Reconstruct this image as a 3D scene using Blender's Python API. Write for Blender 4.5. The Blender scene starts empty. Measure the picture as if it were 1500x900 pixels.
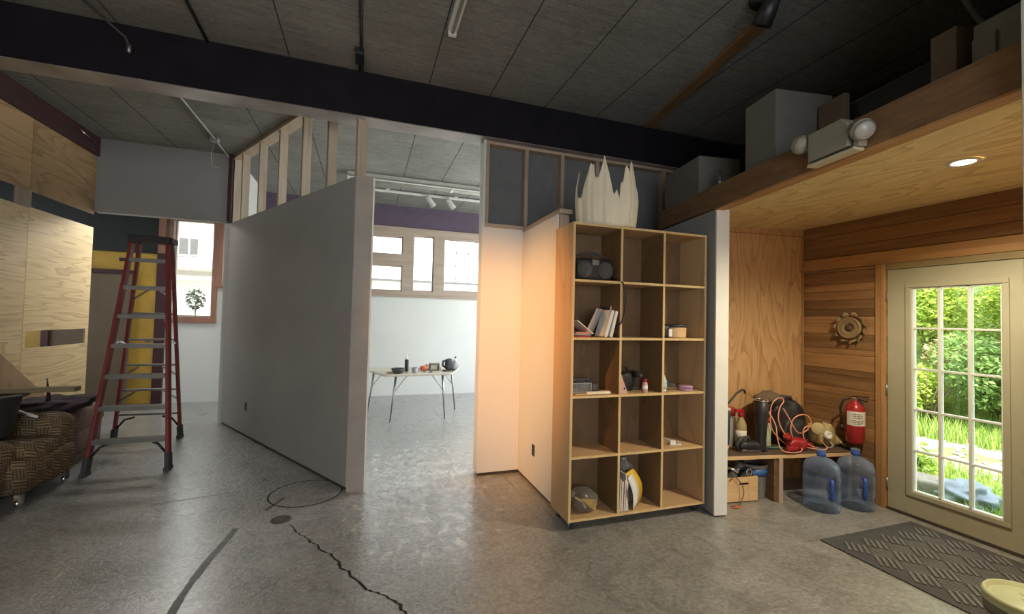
import bpy, bmesh, math, random
from mathutils import Vector, Matrix, noise as mnoise
random.seed(7)
PI = math.pi
SC = bpy.context.scene
COL = SC.collection
V = Vector

# ------------------------------------------------------------------ mesh builder
class MB:
    def __init__(s):
        s.v = []; s.f = []; s.sm = []; s.tone = []; s.t = 0.5
    def add(s, verts, faces, smooth=False):
        o = len(s.v)
        s.v += [tuple(p) for p in verts]
        for f in faces:
            s.f.append([o + i for i in f]); s.sm.append(smooth); s.tone.append(s.t)
        return s
    def box(s, x0, x1, y0, y1, z0, z1, M=None):
        p = [V((x, y, z)) for z in (z0, z1) for y in (y0, y1) for x in (x0, x1)]
        if M is not None: p = [M @ q for q in p]
        return s.add(p, [(0,2,3,1),(4,5,7,6),(0,1,5,4),(2,6,7,3),(0,4,6,2),(1,3,7,5)])
    def bar(s, a, b, w, h, up=(0,0,1)):
        a = V(a); b = V(b); d = (b-a); L = d.length; d.normalize()
        u = V(up)
        if abs(d.dot(u)) > .98: u = V((0,1,0))
        r = d.cross(u).normalized(); u = r.cross(d)
        M = Matrix((( r.x,d.x,u.x,a.x),(r.y,d.y,u.y,a.y),(r.z,d.z,u.z,a.z),(0,0,0,1)))
        return s.box(-w/2, w/2, 0, L, -h/2, h/2, M)
    def prism(s, pts, z0, z1, M=None):
        n = len(pts)
        p = [V((x,y,z0)) for x,y in pts] + [V((x,y,z1)) for x,y in pts]
        if M is not None: p = [M @ q for q in p]
        return s.add(p, [tuple(range(n-1,-1,-1)), tuple(range(n,2*n))] + [(i,(i+1)%n,n+(i+1)%n,n+i) for i in range(n)])
    def lathe(s, prof, n=24, c=(0,0,0), M=None, sx=1, sy=1, smooth=True, cap=True):
        vs = []
        for r, z in prof:
            for i in range(n):
                a = 2*PI*i/n
                vs.append(V((c[0]+r*sx*math.cos(a), c[1]+r*sy*math.sin(a), c[2]+z)))
        if M is not None: vs = [M @ q for q in vs]
        fs = []
        for k in range(len(prof)-1):
            for i in range(n):
                j = (i+1) % n
                fs.append((k*n+i, k*n+j, (k+1)*n+j, (k+1)*n+i))
        s.add(vs, fs, smooth)
        o = len(s.v) - len(vs)
        for k, fl in ((0, True), (len(prof)-1, False)):
            if cap and prof[k][0] > 1e-5:
                r = [o+k*n+i for i in range(n)]
                s.f.append(r[::-1] if fl else r); s.sm.append(False); s.tone.append(s.t)
        return s
    def tube(s, pts, r, n=8, closed=False, r1=None):
        pts = [V(p) for p in pts]; m = len(pts); vs = []; prev = None
        for k in range(m):
            a = pts[(k-1) % m] if (closed or k > 0) else pts[k]
            b = pts[(k+1) % m] if (closed or k < m-1) else pts[k]
            d = (b-a).normalized()
            u = prev if prev is not None else (V((0,0,1)) if abs(d.z) < .9 else V((1,0,0)))
            x = d.cross(u)
            if x.length < 1e-4: x = d.cross(V((.3,.7,.2)))
            x.normalize(); u = x.cross(d).normalized(); prev = u
            rr = r if r1 is None else r + (r1-r)*k/max(1, m-1)
            for i in range(n):
                t = 2*PI*i/n
                vs.append(pts[k] + x*(rr*math.cos(t)) + u*(rr*math.sin(t)))
        fs = []
        for k in range(m if closed else m-1):
            k2 = (k+1) % m
            for i in range(n):
                j = (i+1) % n
                fs.append((k*n+i, k*n+j, k2*n+j, k2*n+i))
        s.add(vs, fs, True)
        if not closed:
            o = len(s.v)-len(vs)
            for r_ in ([o+i for i in range(n)][::-1], [o+(m-1)*n+i for i in range(n)]):
                s.f.append(r_); s.sm.append(False); s.tone.append(s.t)
        return s
    def cyl(s, a, b, r, n=16, r1=None):
        return s.tube([a, b], r, n, r1=r1)
    def ell(s, c, rx, ry, rz, n=18, m=10, M=None, jit=0, seed=0, pw=1.0):
        vs = []; fs = []
        for k in range(1, m):
            ph = PI*k/m - PI/2
            for i in range(n):
                a = 2*PI*i/n
                def q(t): return math.copysign(abs(t)**pw, t)
                p = V((q(math.cos(ph))*q(math.cos(a)), q(math.cos(ph))*q(math.sin(a)), q(math.sin(ph))))
                g = 1 + (jit*mnoise.noise(p*2.3 + V((seed*7.1, seed, 0))) if jit else 0)
                vs.append(V((c[0]+p.x*rx*g, c[1]+p.y*ry*g, c[2]+p.z*rz*g)))
        b = len(vs); vs += [V((c[0], c[1], c[2]-rz)), V((c[0], c[1], c[2]+rz))]
        for k in range(m-2):
            for i in range(n):
                j = (i+1) % n
                fs.append((k*n+i, k*n+j, (k+1)*n+j, (k+1)*n+i))
        for i in range(n):
            j = (i+1) % n
            fs.append((b, j, i)); fs.append((b+1, (m-2)*n+i, (m-2)*n+j))
        if M is not None: vs = [M @ p for p in vs]
        return s.add(vs, fs, True)
    def build(s, name, mat, parent=None, bevel=0, seg=2, sub=0, solid=0):
        me = bpy.data.meshes.new(name)
        me.from_pydata(s.v, [], s.f); me.validate(clean_customdata=False)
        if len(me.polygons) == len(s.sm):
            me.polygons.foreach_set('use_smooth', s.sm)
            at = me.attributes.new('tone', 'FLOAT', 'FACE'); at.data.foreach_set('value', s.tone)
        me.materials.append(mat); me.update()
        o = bpy.data.objects.new(name, me); COL.objects.link(o)
        if parent is not None: o.parent = parent
        if solid:
            m = o.modifiers.new('solid', 'SOLIDIFY'); m.thickness = solid; m.offset = 0
        if bevel:
            m = o.modifiers.new('bevel', 'BEVEL'); m.width = bevel; m.segments = seg; m.limit_method = 'ANGLE'; m.angle_limit = math.radians(40)
        if sub:
            m = o.modifiers.new('sub', 'SUBSURF'); m.levels = sub; m.render_levels = sub
        return o

def tag(o, label, cat, group=None, kind=None):
    o['label'] = label; o['category'] = cat
    if group: o['group'] = group
    if kind: o['kind'] = kind
    return o
def thing(name, label, cat, loc=(0,0,0), rz=0, group=None):
    o = bpy.data.objects.new(name, None); COL.objects.link(o)
    o.empty_display_size = .05
    o.location = loc; o.rotation_euler = (0,0,rz)
    return tag(o, label, cat, group)
def struct(name, mb, mat, label, cat, bevel=0):
    o = mb.build(name, mat, None, bevel=bevel)
    o['kind'] = 'structure'; o['label'] = label; o['category'] = cat
    return o
def sroot(name, label, cat):
    o = bpy.data.objects.new(name, None); COL.objects.link(o); o['kind'] = 'structure'; o['label'] = label; o['category'] = cat
    return o
def dup(root, loc, rz, label=None, group=None):
    r = root.copy(); COL.objects.link(r); r.location = loc; r.rotation_euler = (0,0,rz)
    if label: r['label'] = label
    if group: r['group'] = group
    for ch in list(root.children):
        c = ch.copy(); COL.objects.link(c); c.parent = r
        for g in list(ch.children):
            d = g.copy(); COL.objects.link(d); d.parent = c
    return r
def Rz(a, t=(0,0,0)): return Matrix.Translation(V(t)) @ Matrix.Rotation(a, 4, 'Z')

# ------------------------------------------------------------------ materials
def newmat(name):
    m = bpy.data.materials.new(name); m.use_nodes = True
    nt = m.node_tree; b = nt.nodes['Principled BSDF']
    return m, nt, b
def N(nt, typ, **kw):
    n = nt.nodes.new(typ)
    for k, v in kw.items():
        if k.startswith('i_'): n.inputs[k[2:].replace('_', ' ')].default_value = v
        else: setattr(n, k, v)
    return n
def L(nt, a, b): nt.links.new(a, b)
def ramp(nt, fac, stops):
    r = N(nt, 'ShaderNodeValToRGB'); e = r.color_ramp.elements
    while len(e) < len(stops): e.new(.5)
    for q, (p, c) in zip(e, stops):
        q.position = p; q.color = (*c, 1) if len(c) == 3 else c
    L(nt, fac, r.inputs['Fac']); return r.outputs['Color']
def coords(nt, scale=(1,1,1), rot=(0,0,0), loc=(0,0,0)):
    t = N(nt, 'ShaderNodeTexCoord'); m = N(nt, 'ShaderNodeMapping')
    m.inputs['Scale'].default_value = scale; m.inputs['Rotation'].default_value = rot; m.inputs['Location'].default_value = loc
    L(nt, t.outputs['Object'], m.inputs['Vector']); return m.outputs['Vector']
def tex(nt, vec, scale, detail=4, rough=.55, dist=0):
    n = N(nt, 'ShaderNodeTexNoise'); n.inputs['Scale'].default_value = scale; n.inputs['Detail'].default_value = detail
    n.inputs['Roughness'].default_value = rough; n.inputs['Distortion'].default_value = dist
    L(nt, vec, n.inputs['Vector']); return n.outputs['Fac']
def math_(nt, op, a, b=None, c=None):
    n = N(nt, 'ShaderNodeMath', operation=op)
    for i, q in enumerate((a, b, c)):
        if q is None: continue
        if isinstance(q, (int, float)): n.inputs[i].default_value = q
        else: L(nt, q, n.inputs[i])
    return n.outputs[0]
def mix(nt, fac, a, b, mode='MIX'):
    n = N(nt, 'ShaderNodeMix', data_type='RGBA', blend_type=mode)
    for i, q in ((0, fac), (6, a), (7, b)):
        if isinstance(q, (int, float)): n.inputs[i].default_value = q
        elif isinstance(q, tuple): n.inputs[i].default_value = (*q, 1)
        else: L(nt, q, n.inputs[i])
    return n.outputs[2]
def bump(nt, b, h, strength=.3, dist=.01):
    n = N(nt, 'ShaderNodeBump'); n.inputs['Strength'].default_value = strength; n.inputs['Distance'].default_value = dist
    L(nt, h, n.inputs['Height']); L(nt, n.outputs['Normal'], b.inputs['Normal'])
def plain(name, col, rough=.5, metal=0, var=.08, scale=8, bstr=0, coat=0, spec=.5):
    m, nt, b = newmat(name); v = coords(nt)
    f = tex(nt, v, scale, 5)
    c0 = tuple(max(0, x*(1-var)) for x in col); c1 = tuple(min(1, x*(1+var)) for x in col)
    L(nt, ramp(nt, f, [(.3, c0), (.7, c1)]), b.inputs['Base Color'])
    b.inputs['Roughness'].default_value = rough; b.inputs['Metallic'].default_value = metal
    b.inputs['Coat Weight'].default_value = coat; b.inputs['Specular IOR Level'].default_value = spec
    if bstr: bump(nt, b, tex(nt, v, scale*6, 3), bstr, .003)
    return m
def ply(name, light, dark, scale=(1,1,1), freq=7, rough=.6, seed=0, base=1.6, soft=.5):
    """rotary cut veneer: contour lines of a noise stretched along the grain"""
    m, nt, b = newmat(name)
    v = coords(nt, scale, loc=(seed*3.7, seed*1.9, seed*2.3))
    n0 = tex(nt, v, base, 2, .45, .35)
    at = N(nt, 'ShaderNodeAttribute', attribute_name='tone')
    n0 = math_(nt, 'ADD', n0, math_(nt, 'MULTIPLY', at.outputs['Fac'], 3.1))
    s = math_(nt, 'FRACT', math_(nt, 'MULTIPLY', n0, freq))
    tri = math_(nt, 'POWER', s, 1.7)
    fine = tex(nt, coords(nt, tuple(q*9 if q > .5 else q*3 for q in scale)), 6, 4, .7)
    c = ramp(nt, tri, [(0, light), (soft, tuple(l*.6+d*.4 for l, d in zip(light, dark))), (.9, dark), (1, light)])
    c = mix(nt, .35, c, ramp(nt, fine, [(.3, dark), (.6, light)]))
    hv = N(nt, 'ShaderNodeHueSaturation'); hv.inputs['Fac'].default_value = 1
    L(nt, math_(nt, 'ADD', math_(nt, 'MULTIPLY', at.outputs['Fac'], .5), .75), hv.inputs['Value']); L(nt, c, hv.inputs['Color'])
    L(nt, hv.outputs[0], b.inputs['Base Color']); b.inputs['Roughness'].default_value = rough
    bump(nt, b, fine, .12, .002)
    return m
def lumber(name, light, dark, along='Z', rough=.6, freq=1.0):
    """straight grained sawn board"""
    sc = {'X': (1.2, 22, 22), 'Y': (22, 1.2, 22), 'Z': (22, 22, 1.2)}[along]
    m, nt, b = newmat(name)
    at = N(nt, 'ShaderNodeAttribute', attribute_name='tone')
    t = N(nt, 'ShaderNodeTexCoord'); mp = N(nt, 'ShaderNodeMapping'); mp.inputs['Scale'].default_value = sc
    cb = N(nt, 'ShaderNodeCombineXYZ'); o7 = math_(nt, 'MULTIPLY', at.outputs['Fac'], 7.3)
    for k in range(3): L(nt, o7, cb.inputs[k])
    L(nt, cb.outputs[0], mp.inputs['Location']); L(nt, t.outputs['Object'], mp.inputs['Vector'])
    f = tex(nt, mp.outputs[0], 1.0*freq, 5, .6, .6)
    c = ramp(nt, f, [(.25, dark), (.5, tuple((a+q)/2 for a, q in zip(light, dark))), (.72, light)])
    hv = N(nt, 'ShaderNodeHueSaturation')
    L(nt, math_(nt, 'ADD', math_(nt, 'MULTIPLY', at.outputs['Fac'], 1.0), .5), hv.inputs['Value']); L(nt, c, hv.inputs['Color'])
    L(nt, hv.outputs[0], b.inputs['Base Color']); b.inputs['Roughness'].default_value = rough
    bump(nt, b, f, .1, .002)
    return m
M = {}
def concrete():
    m, nt, b = newmat('concrete floor'); v = coords(nt)
    big = tex(nt, v, .55, 5, .6, .4); mid = tex(nt, v, 3.2, 6, .65, .5); fine = tex(nt, v, 38, 4, .7)
    c = ramp(nt, big, [(.3, (.22, .222, .216)), (.5, (.30, .302, .292)), (.72, (.40, .398, .38))])
    c = mix(nt, .55, c, ramp(nt, mid, [(.32, (.14, .14, .136)), (.52, (.29, .288, .276)), (.75, (.46, .455, .435))]))
    c = mix(nt, .38, c, ramp(nt, fine, [(.36, (.10, .10, .096)), (.62, (.46, .455, .435))]))
    blot = tex(nt, v, 7, 5, .7, 1.0); c = mix(nt, ramp(nt, blot, [(.50, (0,0,0)), (.66, (.55,)*3)]), c, (.13, .13, .125))
    b.inputs['Coat Weight'].default_value = .6; b.inputs['Coat Roughness'].default_value = .26
    # flaked remains of a pale sealer by the opening
    sep = N(nt, 'ShaderNodeSeparateXYZ'); L(nt, v, sep.inputs[0])
    dx = math_(nt, 'DIVIDE', math_(nt, 'SUBTRACT', sep.outputs[0], .52), .75)
    dy = math_(nt, 'DIVIDE', math_(nt, 'SUBTRACT', sep.outputs[1], 4.15), 1.5)
    d = math_(nt, 'SQRT', math_(nt, 'ADD', math_(nt, 'MULTIPLY', dx, dx), math_(nt, 'MULTIPLY', dy, dy)))
    area = math_(nt, 'SUBTRACT', 1.0, math_(nt, 'MINIMUM', d, 1.0))
    flk = tex(nt, coords(nt, (1, .55, 1)), 17, 3, .6, .8)
    fl = math_(nt, 'ADD', flk, math_(nt, 'MULTIPLY', area, .17))
    mask = ramp(nt, fl, [(.60, (0,0,0)), (.62, (1,1,1))])
    mask = math_(nt, 'MULTIPLY', mask, math_(nt, 'GREATER_THAN', area, .02))
    c = mix(nt, math_(nt, 'MULTIPLY', mask, .6), c, (.58, .57, .53))
    # long drag marks
    dr = tex(nt, coords(nt, (5.5, .35, 1), (0, 0, .12)), 2.0, 2, .5, .3)
    c = mix(nt, ramp(nt, dr, [(.70, (0,0,0)), (.76, (.5,.5,.5))]), c, (.07, .068, .064))
    L(nt, c, b.inputs['Base Color'])
    r = ramp(nt, mid, [(.3, (.26,)*3), (.7, (.44,)*3)])
    r2 = mix(nt, mask, r, (.12, .12, .12))
    L(nt, r2, b.inputs['Roughness'])
    h = math_(nt, 'ADD', math_(nt, 'MULTIPLY', mid, .6), math_(nt, 'MULTIPLY', fine, .25))
    h = math_(nt, 'ADD', h, math_(nt, 'MULTIPLY', tex(nt, v, 13, 4, .7, 1.2), .9))
    bump(nt, b, h, .8, .014)
    return m
def tectum():
    m, nt, b = newmat('wood fibre ceiling panel')
    v = coords(nt); sep = N(nt, 'ShaderNodeSeparateXYZ'); L(nt, v, sep.inputs[0])
    fx = math_(nt, 'FRACT', math_(nt, 'DIVIDE', math_(nt, 'SUBTRACT', sep.outputs[0], .505), .5975))
    ed = math_(nt, 'MINIMUM', fx, math_(nt, 'SUBTRACT', 1.0, fx))
    seam = math_(nt, 'LESS_THAN', ed, .008)
    col = math_(nt, 'FLOOR', math_(nt, 'DIVIDE', math_(nt, 'SUBTRACT', sep.outputs[0], .505), .5975))
    wn = N(nt, 'ShaderNodeTexWhiteNoise', noise_dimensions='1D'); L(nt, col, wn.inputs['W'])
    fy = math_(nt, 'FRACT', math_(nt, 'ADD', math_(nt, 'DIVIDE', sep.outputs[1], .34), wn.outputs['Value']))
    cross = math_(nt, 'MULTIPLY', math_(nt, 'LESS_THAN', fy, .018), .28)
    f1 = tex(nt, coords(nt, (2.2, 16, 1)), 2.0, 5, .7, .3); f2 = tex(nt, coords(nt, (14, 60, 1)), 2.0, 4, .7, .5); f3 = tex(nt, v, 1.2, 3)
    c = ramp(nt, f1, [(.32, (.12, .118, .11)), (.66, (.30, .295, .275))])
    c = mix(nt, .5, c, ramp(nt, f2, [(.32, (.07, .068, .063)), (.66, (.36, .35, .325))]))
    c = mix(nt, .3, c, ramp(nt, f3, [(.35, (.13, .128, .12)), (.65, (.28, .275, .26))]))
    c = mix(nt, math_(nt, 'MAXIMUM', seam, cross), c, (.045, .044, .042))
    L(nt, c, b.inputs['Base Color']); b.inputs['Roughness'].default_value = .95; b.inputs['Specular IOR Level'].default_value = .1
    bump(nt, b, f2, .5, .01)
    return m
def glassy(name, tint, gloss=.06, rough=.02):
    m, nt, b = newmat(name); nt.nodes.remove(b)
    out = nt.nodes['Material Output']
    t = N(nt, 'ShaderNodeBsdfTransparent'); t.inputs[0].default_value = (*tint, 1)
    g = N(nt, 'ShaderNodeBsdfGlossy'); g.inputs['Roughness'].default_value = rough
    fr = N(nt, 'ShaderNodeFresnel'); fr.inputs['IOR'].default_value = 1.45
    nz = tex(nt, coords(nt), 3, 2)
    mx = N(nt, 'ShaderNodeMixShader')
    L(nt, math_(nt, 'ADD', math_(nt, 'MULTIPLY', fr.outputs[0], .8), math_(nt, 'MULTIPLY', nz, gloss*.3)), mx.inputs[0])
    L(nt, t.outputs[0], mx.inputs[1]); L(nt, g.outputs[0], mx.inputs[2]); L(nt, mx.outputs[0], out.inputs['Surface'])
    return m
def plastic_clear(name, tint, body, w=.35, rough=.15):
    m, nt, b = newmat(name); out = nt.nodes['Material Output']
    b.inputs['Base Color'].default_value = (*body, 1); b.inputs['Roughness'].default_value = rough
    nz = tex(nt, coords(nt), 9, 3)
    L(nt, ramp(nt, nz, [(.3, tuple(q*.8 for q in body)), (.7, body)]), b.inputs['Base Color'])
    t = N(nt, 'ShaderNodeBsdfTransparent'); t.inputs[0].default_value = (*tint, 1); b.inputs['Specular IOR Level'].default_value = 1
    mx = N(nt, 'ShaderNodeMixShader'); lw = N(nt, 'ShaderNodeLayerWeight'); lw.inputs['Blend'].default_value = .45
    L(nt, math_(nt, 'ADD', w*.6, math_(nt, 'MULTIPLY', lw.outputs['Facing'], .55)), mx.inputs[0])
    L(nt, t.outputs[0], mx.inputs[1]); L(nt, b.outputs[0], mx.inputs[2]); L(nt, mx.outputs[0], out.inputs['Surface'])
    return m
def emit(name, col, s):
    m, nt, b = newmat(name)
    b.inputs['Emission Color'].default_value = (*col, 1); b.inputs['Emission Strength'].default_value = s; b.inputs['Base Color'].default_value = (*col, 1)
    nz = tex(nt, coords(nt), 5, 2); L(nt, ramp(nt, nz, [(0, col), (1, tuple(min(1, q*1.02) for q in col))]), b.inputs['Emission Color'])
    return m
def weave(name, a, c2, c3):
    """basket weave: blocks of fine streaks that alternate in direction"""
    m, nt, b = newmat(name); v = coords(nt)
    v2 = N(nt, 'ShaderNodeVectorMath', operation='ADD'); L(nt, v, v2.inputs[0])
    nz = N(nt, 'ShaderNodeTexNoise'); nz.inputs['Scale'].default_value = 6; L(nt, v, nz.inputs['Vector'])
    sc = N(nt, 'ShaderNodeVectorMath', operation='SCALE'); sc.inputs['Scale'].default_value = .05; L(nt, nz.outputs['Color'], sc.inputs[0]); L(nt, sc.outputs[0], v2.inputs[1])
    sep = N(nt, 'ShaderNodeSeparateXYZ'); L(nt, v2.outputs[0], sep.inputs[0])
    u = math_(nt, 'ADD', sep.outputs[0], math_(nt, 'MULTIPLY', sep.outputs[1], .9)); w = math_(nt, 'ADD', sep.outputs[2], math_(nt, 'MULTIPLY', sep.outputs[1], .35))
    bu = math_(nt, 'GREATER_THAN', math_(nt, 'FRACT', math_(nt, 'MULTIPLY', u, 5.5)), .5); bw = math_(nt, 'GREATER_THAN', math_(nt, 'FRACT', math_(nt, 'MULTIPLY', w, 6.5)), .5)
    ck = math_(nt, 'ABSOLUTE', math_(nt, 'SUBTRACT', bu, bw))
    su = math_(nt, 'FRACT', math_(nt, 'MULTIPLY', u, 44)); sw = math_(nt, 'FRACT', math_(nt, 'MULTIPLY', w, 40))
    st = math_(nt, 'ADD', math_(nt, 'MULTIPLY', ck, su), math_(nt, 'MULTIPLY', math_(nt, 'SUBTRACT', 1.0, ck), sw))
    c = ramp(nt, st, [(0, c3), (.35, c2), (.8, a)])
    c = mix(nt, math_(nt, 'MULTIPLY', ck, .45), c, c2)
    c = mix(nt, ramp(nt, tex(nt, v, 4, 3), [(.42, (0,0,0)), (.65, (.6,)*3)]), c, c3)
    L(nt, c, b.inputs['Base Color']); b.inputs['Roughness'].default_value = .95
    bump(nt, b, st, .4, .004); return m
def leafmat(name, c0, c1):
    m, nt, b = newmat(name); at = N(nt, 'ShaderNodeAttribute', attribute_name='tone')
    c = ramp(nt, at.outputs['Fac'], [(0, c0), (1, c1)])
    c = mix(nt, .25, c, ramp(nt, tex(nt, coords(nt), 14, 3), [(.3, c0), (.7, c1)]))
    L(nt, c, b.inputs['Base Color']); b.inputs['Roughness'].default_value = .55
    b.inputs['Transmission Weight'].default_value = 0
    tr = N(nt, 'ShaderNodeBsdfTranslucent'); L(nt, c, tr.inputs[0])
    mx = N(nt, 'ShaderNodeMixShader'); mx.inputs[0].default_value = .35
    L(nt, b.outputs[0], mx.inputs[1]); L(nt, tr.outputs[0], mx.inputs[2]); L(nt, mx.outputs[0], nt.nodes['Material Output'].inputs['Surface'])
    return m

M['concrete'] = concrete(); M['tectum'] = tectum()
M['drywall'] = plain('grey drywall', (.30, .302, .302), .85, var=.05, scale=1.5, bstr=.05)
M['drywall_white'] = plain('white primed drywall', (.66, .67, .65), .85, var=.03, scale=1.2, bstr=.04)
M['board'] = plain('raw sheathing board', (.40, .36, .32), .85, var=.10, scale=4)
M['white'] = plain('white paint', (.72, .72, .68), .5, var=.03)
M['beam'] = plain('black maroon beam paint', (.010, .008, .012), .75, var=.3, scale=5, bstr=.1, spec=.2)
M['maroon'] = plain('maroon paint', (.042, .010, .013), .6, var=.2)
M['maroon_hazed'] = plain('haze tinted maroon paint', (.095, .068, .105), .8, var=.1)  # maroon shifted towards lavender for the haze in the far room
M['green_wall'] = plain('dark green wall paint', (.018, .022, .021), .8, var=.15)
M['yellow'] = plain('yellow door paint', (.40, .245, .035), .55, var=.18, scale=3)
M['brownpanel'] = plain('brown panel', (.12, .085, .052), .7, var=.12, scale=3)
M['black_wall'] = plain('black upper wall paint', (.012, .011, .013), .8, var=.2)
M['stud'] = lumber('pale stud lumber', (.44, .36, .28), (.31, .245, .185), 'Z')
M['stud_y'] = lumber('pale plate lumber', (.50, .40, .30), (.35, .26, .19), 'Y')
M['stud_x'] = lumber('pale ledge lumber', (.52, .41, .31), (.36, .26, .19), 'X')
M['ply_side'] = ply('pale fir plywood', (.90, .69, .38), (.56, .365, .16), (1, .25, 3.4), 14, seed=1, base=1.5, soft=.55)
M['ply_shaded'] = ply('shaded fir plywood', (.42, .265, .13), (.22, .13, .06), (1, .4, 2.6), 12, seed=2, base=1.3)  # upper sheets: the header's shade put into the plywood tone
M['ply_off'] = ply('offcut plywood', (.50, .33, .18), (.33, .2, .10), (1, 2.6, .5), 5, seed=4)
M['ply_vert'] = ply('alcove wall plywood', (.58, .36, .17), (.32, .165, .06), (2.6, 2.6, .5), 12, seed=3, base=1.5, soft=.6)
M['ply_ceil'] = ply('alcove ceiling plywood', (.82, .71, .40), (.52, .39, .17), (1.7, .55, 1), 13, seed=6, base=1.3)
M['header'] = lumber('header board pine', (.27, .155, .075), (.15, .08, .038), 'Y')
M['plank'] = lumber('wall plank pine', (.36, .205, .09), (.17, .08, .033), 'Y')
M['casing'] = lumber('pine door casing', (.46, .27, .115), (.26, .13, .05), 'Z')
M['casing_y'] = lumber('pine head casing', (.46, .27, .115), (.26, .13, .05), 'Y')
M['wincase'] = lumber('pale window casing', (.44, .35, .28), (.33, .25, .20), 'X')
M['wincase_red'] = lumber('red brown window casing', (.36, .19, .125), (.22, .10, .07), 'Z')
M['birch'] = ply('birch plywood', (.56, .375, .20), (.44, .28, .135), (2.4, 2.4, .5), 4, seed=8, base=1.4)
M['birch_edge'] = lumber('birch edge banding', (.66, .47, .23), (.5, .34, .15), 'Z')
M['birch_shaded'] = ply('shaded shelf plywood', (.17, .10, .048), (.12, .07, .03), (2, 2, .7), 4, seed=9)  # shade inside the cells put into this darker copy of the birch
M['door_paint'] = plain('cream door paint', (.38, .365, .265), .5, var=.04)
M['muntin'] = plain('white muntin vinyl', (.68, .70, .68), .4, var=.03)
M['red_glass'] = plain('red fibreglass', (.24, .03, .028), .45, var=.15)
M['alu'] = plain('dull aluminium', (.24, .24, .235), .42, .6, var=.08)
M['black'] = plain('black plastic', (.018, .018, .02), .45, var=.2)
M['rib'] = plain('worn grey rubber', (.15, .15, .145), .6, var=.2, scale=14)
M['beam_under'] = plain('sheen toned beam underside', (.22, .19, .18), .35, var=.3, scale=3, bstr=.1)  # grey-brown lightened for the sheen along the beam's bottom
M['rubber'] = plain('dark grey rubber', (.06, .06, .06), .75, var=.2, scale=20)
M['chrome'] = plain('chrome', (.7, .7, .7), .18, 1.0, var=.03)
M['steel'] = plain('grey steel tube', (.30, .31, .33), .35, .8, var=.06)
M['laminate'] = plain('pale laminate', (.62, .56, .46), .4, var=.05)
M['red'] = plain('red enamel', (.36, .02, .025), .3, var=.08, coat=.3)
M['label'] = plain('white paper label', (.74, .72, .66), .7, var=.04)
M['ink'] = plain('black ink', (.03, .03, .03), .7, var=.1)
M['jug'] = plastic_clear('blue clear plastic', (.82, .89, .99), (.34, .46, .70), .24, .06)
M['jug_handle'] = plain('royal blue plastic', (.03, .10, .45), .35, var=.06)
M['jug_milk'] = plastic_clear('milky clear plastic', (.8, .82, .8), (.6, .62, .6), .45, .3)
M['bag_clear'] = plastic_clear('clear film', (.75, .74, .7), (.35, .33, .28), .35, .1)
M['cream_plastic'] = plain('cream plastic', (.56, .52, .38), .45, var=.05)
M['lid'] = plain('pale green lid', (.52, .56, .34), .45, var=.08, scale=4)
M['pail'] = plain('grey green pail', (.20, .205, .17), .5, var=.08)
M['beige'] = plain('aged beige housing', (.28, .265, .215), .5, var=.06)
M['lens'] = plain('frosted lamp lens', (.38, .37, .34), .25, var=.1)
M['bay'] = plain('shaded bay drywall', (.15, .155, .16), .9, var=.08)  # drywall darkened in its colour for the recessed stud bay
M['box_grey'] = plain('dark grey box board', (.15, .146, .13), .85, var=.06)  # one even dark grey on both boxes
M['shade'] = plain('cream torn paper', (.74, .66, .50), .75, var=.06, scale=5)
M['yellow_paper'] = plain('yellow paper', (.80, .52, .04), .6, var=.05)
M['paper'] = plain('white paper', (.66, .64, .58), .7, var=.05)
M['paper_grey'] = plain('grey paper', (.33, .33, .34), .6, var=.1)
M['pink'] = plain('pink plastic', (.58, .34, .32), .5, var=.06)
M['mauve'] = plain('mauve plastic', (.42, .25, .38), .4, var=.06)
M['blue'] = plain('blue plastic', (.05, .14, .40), .4, var=.08)
M['teal'] = plain('pale blue plastic', (.35, .50, .56), .4, var=.06)
M['orange'] = plain('orange cord', (.70, .16, .05), .5, var=.08)
M['salmon'] = plain('salmon cord', (.78, .34, .22), .5, var=.08)
M['tan'] = plain('tan rubberised cloth', (.42, .34, .17), .75, var=.15)
M['crate'] = lumber('pale crate pine', (.68, .47, .25), (.52, .33, .16), 'X')
M['ceramic'] = plain('glazed terracotta', (.24, .17, .09), .45, var=.2, scale=10)
M['ceramic_dark'] = plain('dark glaze', (.08, .05, .03), .5, var=.2)
M['cfl'] = plain('white lamp housing', (.62, .62, .58), .4, var=.04)
M['dark_cloth'] = plain('dark plum cloth', (.035, .022, .032), .9, var=.3, scale=12, bstr=.3)
M['weave'] = weave('brown basket weave fabric', (.34, .245, .135), (.12, .08, .042), (.03, .02, .013))
M['damask'] = weave('faded patterned fabric', (.44, .34, .26), (.28, .19, .15), (.15, .10, .08))
M['tub'] = plain('charcoal plastic tub', (.035, .038, .04), .5, var=.1)
M['brass'] = plain('tarnished metal plate', (.22, .2, .18), .4, .8, var=.1)
M['iron'] = plain('cast iron', (.10, .098, .094), .6, .3, var=.3, scale=15, bstr=.2)
M['crackm'] = plain('crack gap', (.012, .011, .01), .9, var=.2)
M['pane'] = glassy('window glass', (.97, .98, .97), .03)
M['darkglass'] = plain('dark glass sheet', (.02, .022, .02), .12, var=.1)
M['cardboard'] = plain('brown cardboard', (.14, .10, .07), .85, var=.1)
M['greyblock'] = plain('grey ribbed casing', (.17, .17, .145), .7, var=.1)
M['pvc'] = plain('galvanised conduit', (.38, .38, .36), .45, .3, var=.1)
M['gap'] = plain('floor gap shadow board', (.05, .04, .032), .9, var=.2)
M['gravel'] = plain('pale gravel', (.42, .39, .35), .95, var=.3, scale=40, bstr=.5)
M['soil'] = plain('mossy soil', (.13, .19, .05), 1.0, var=.4, scale=8, bstr=.4)
M['stone'] = plain('weathered stone', (.22, .2, .165), .9, var=.2, scale=12, bstr=.4)
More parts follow.
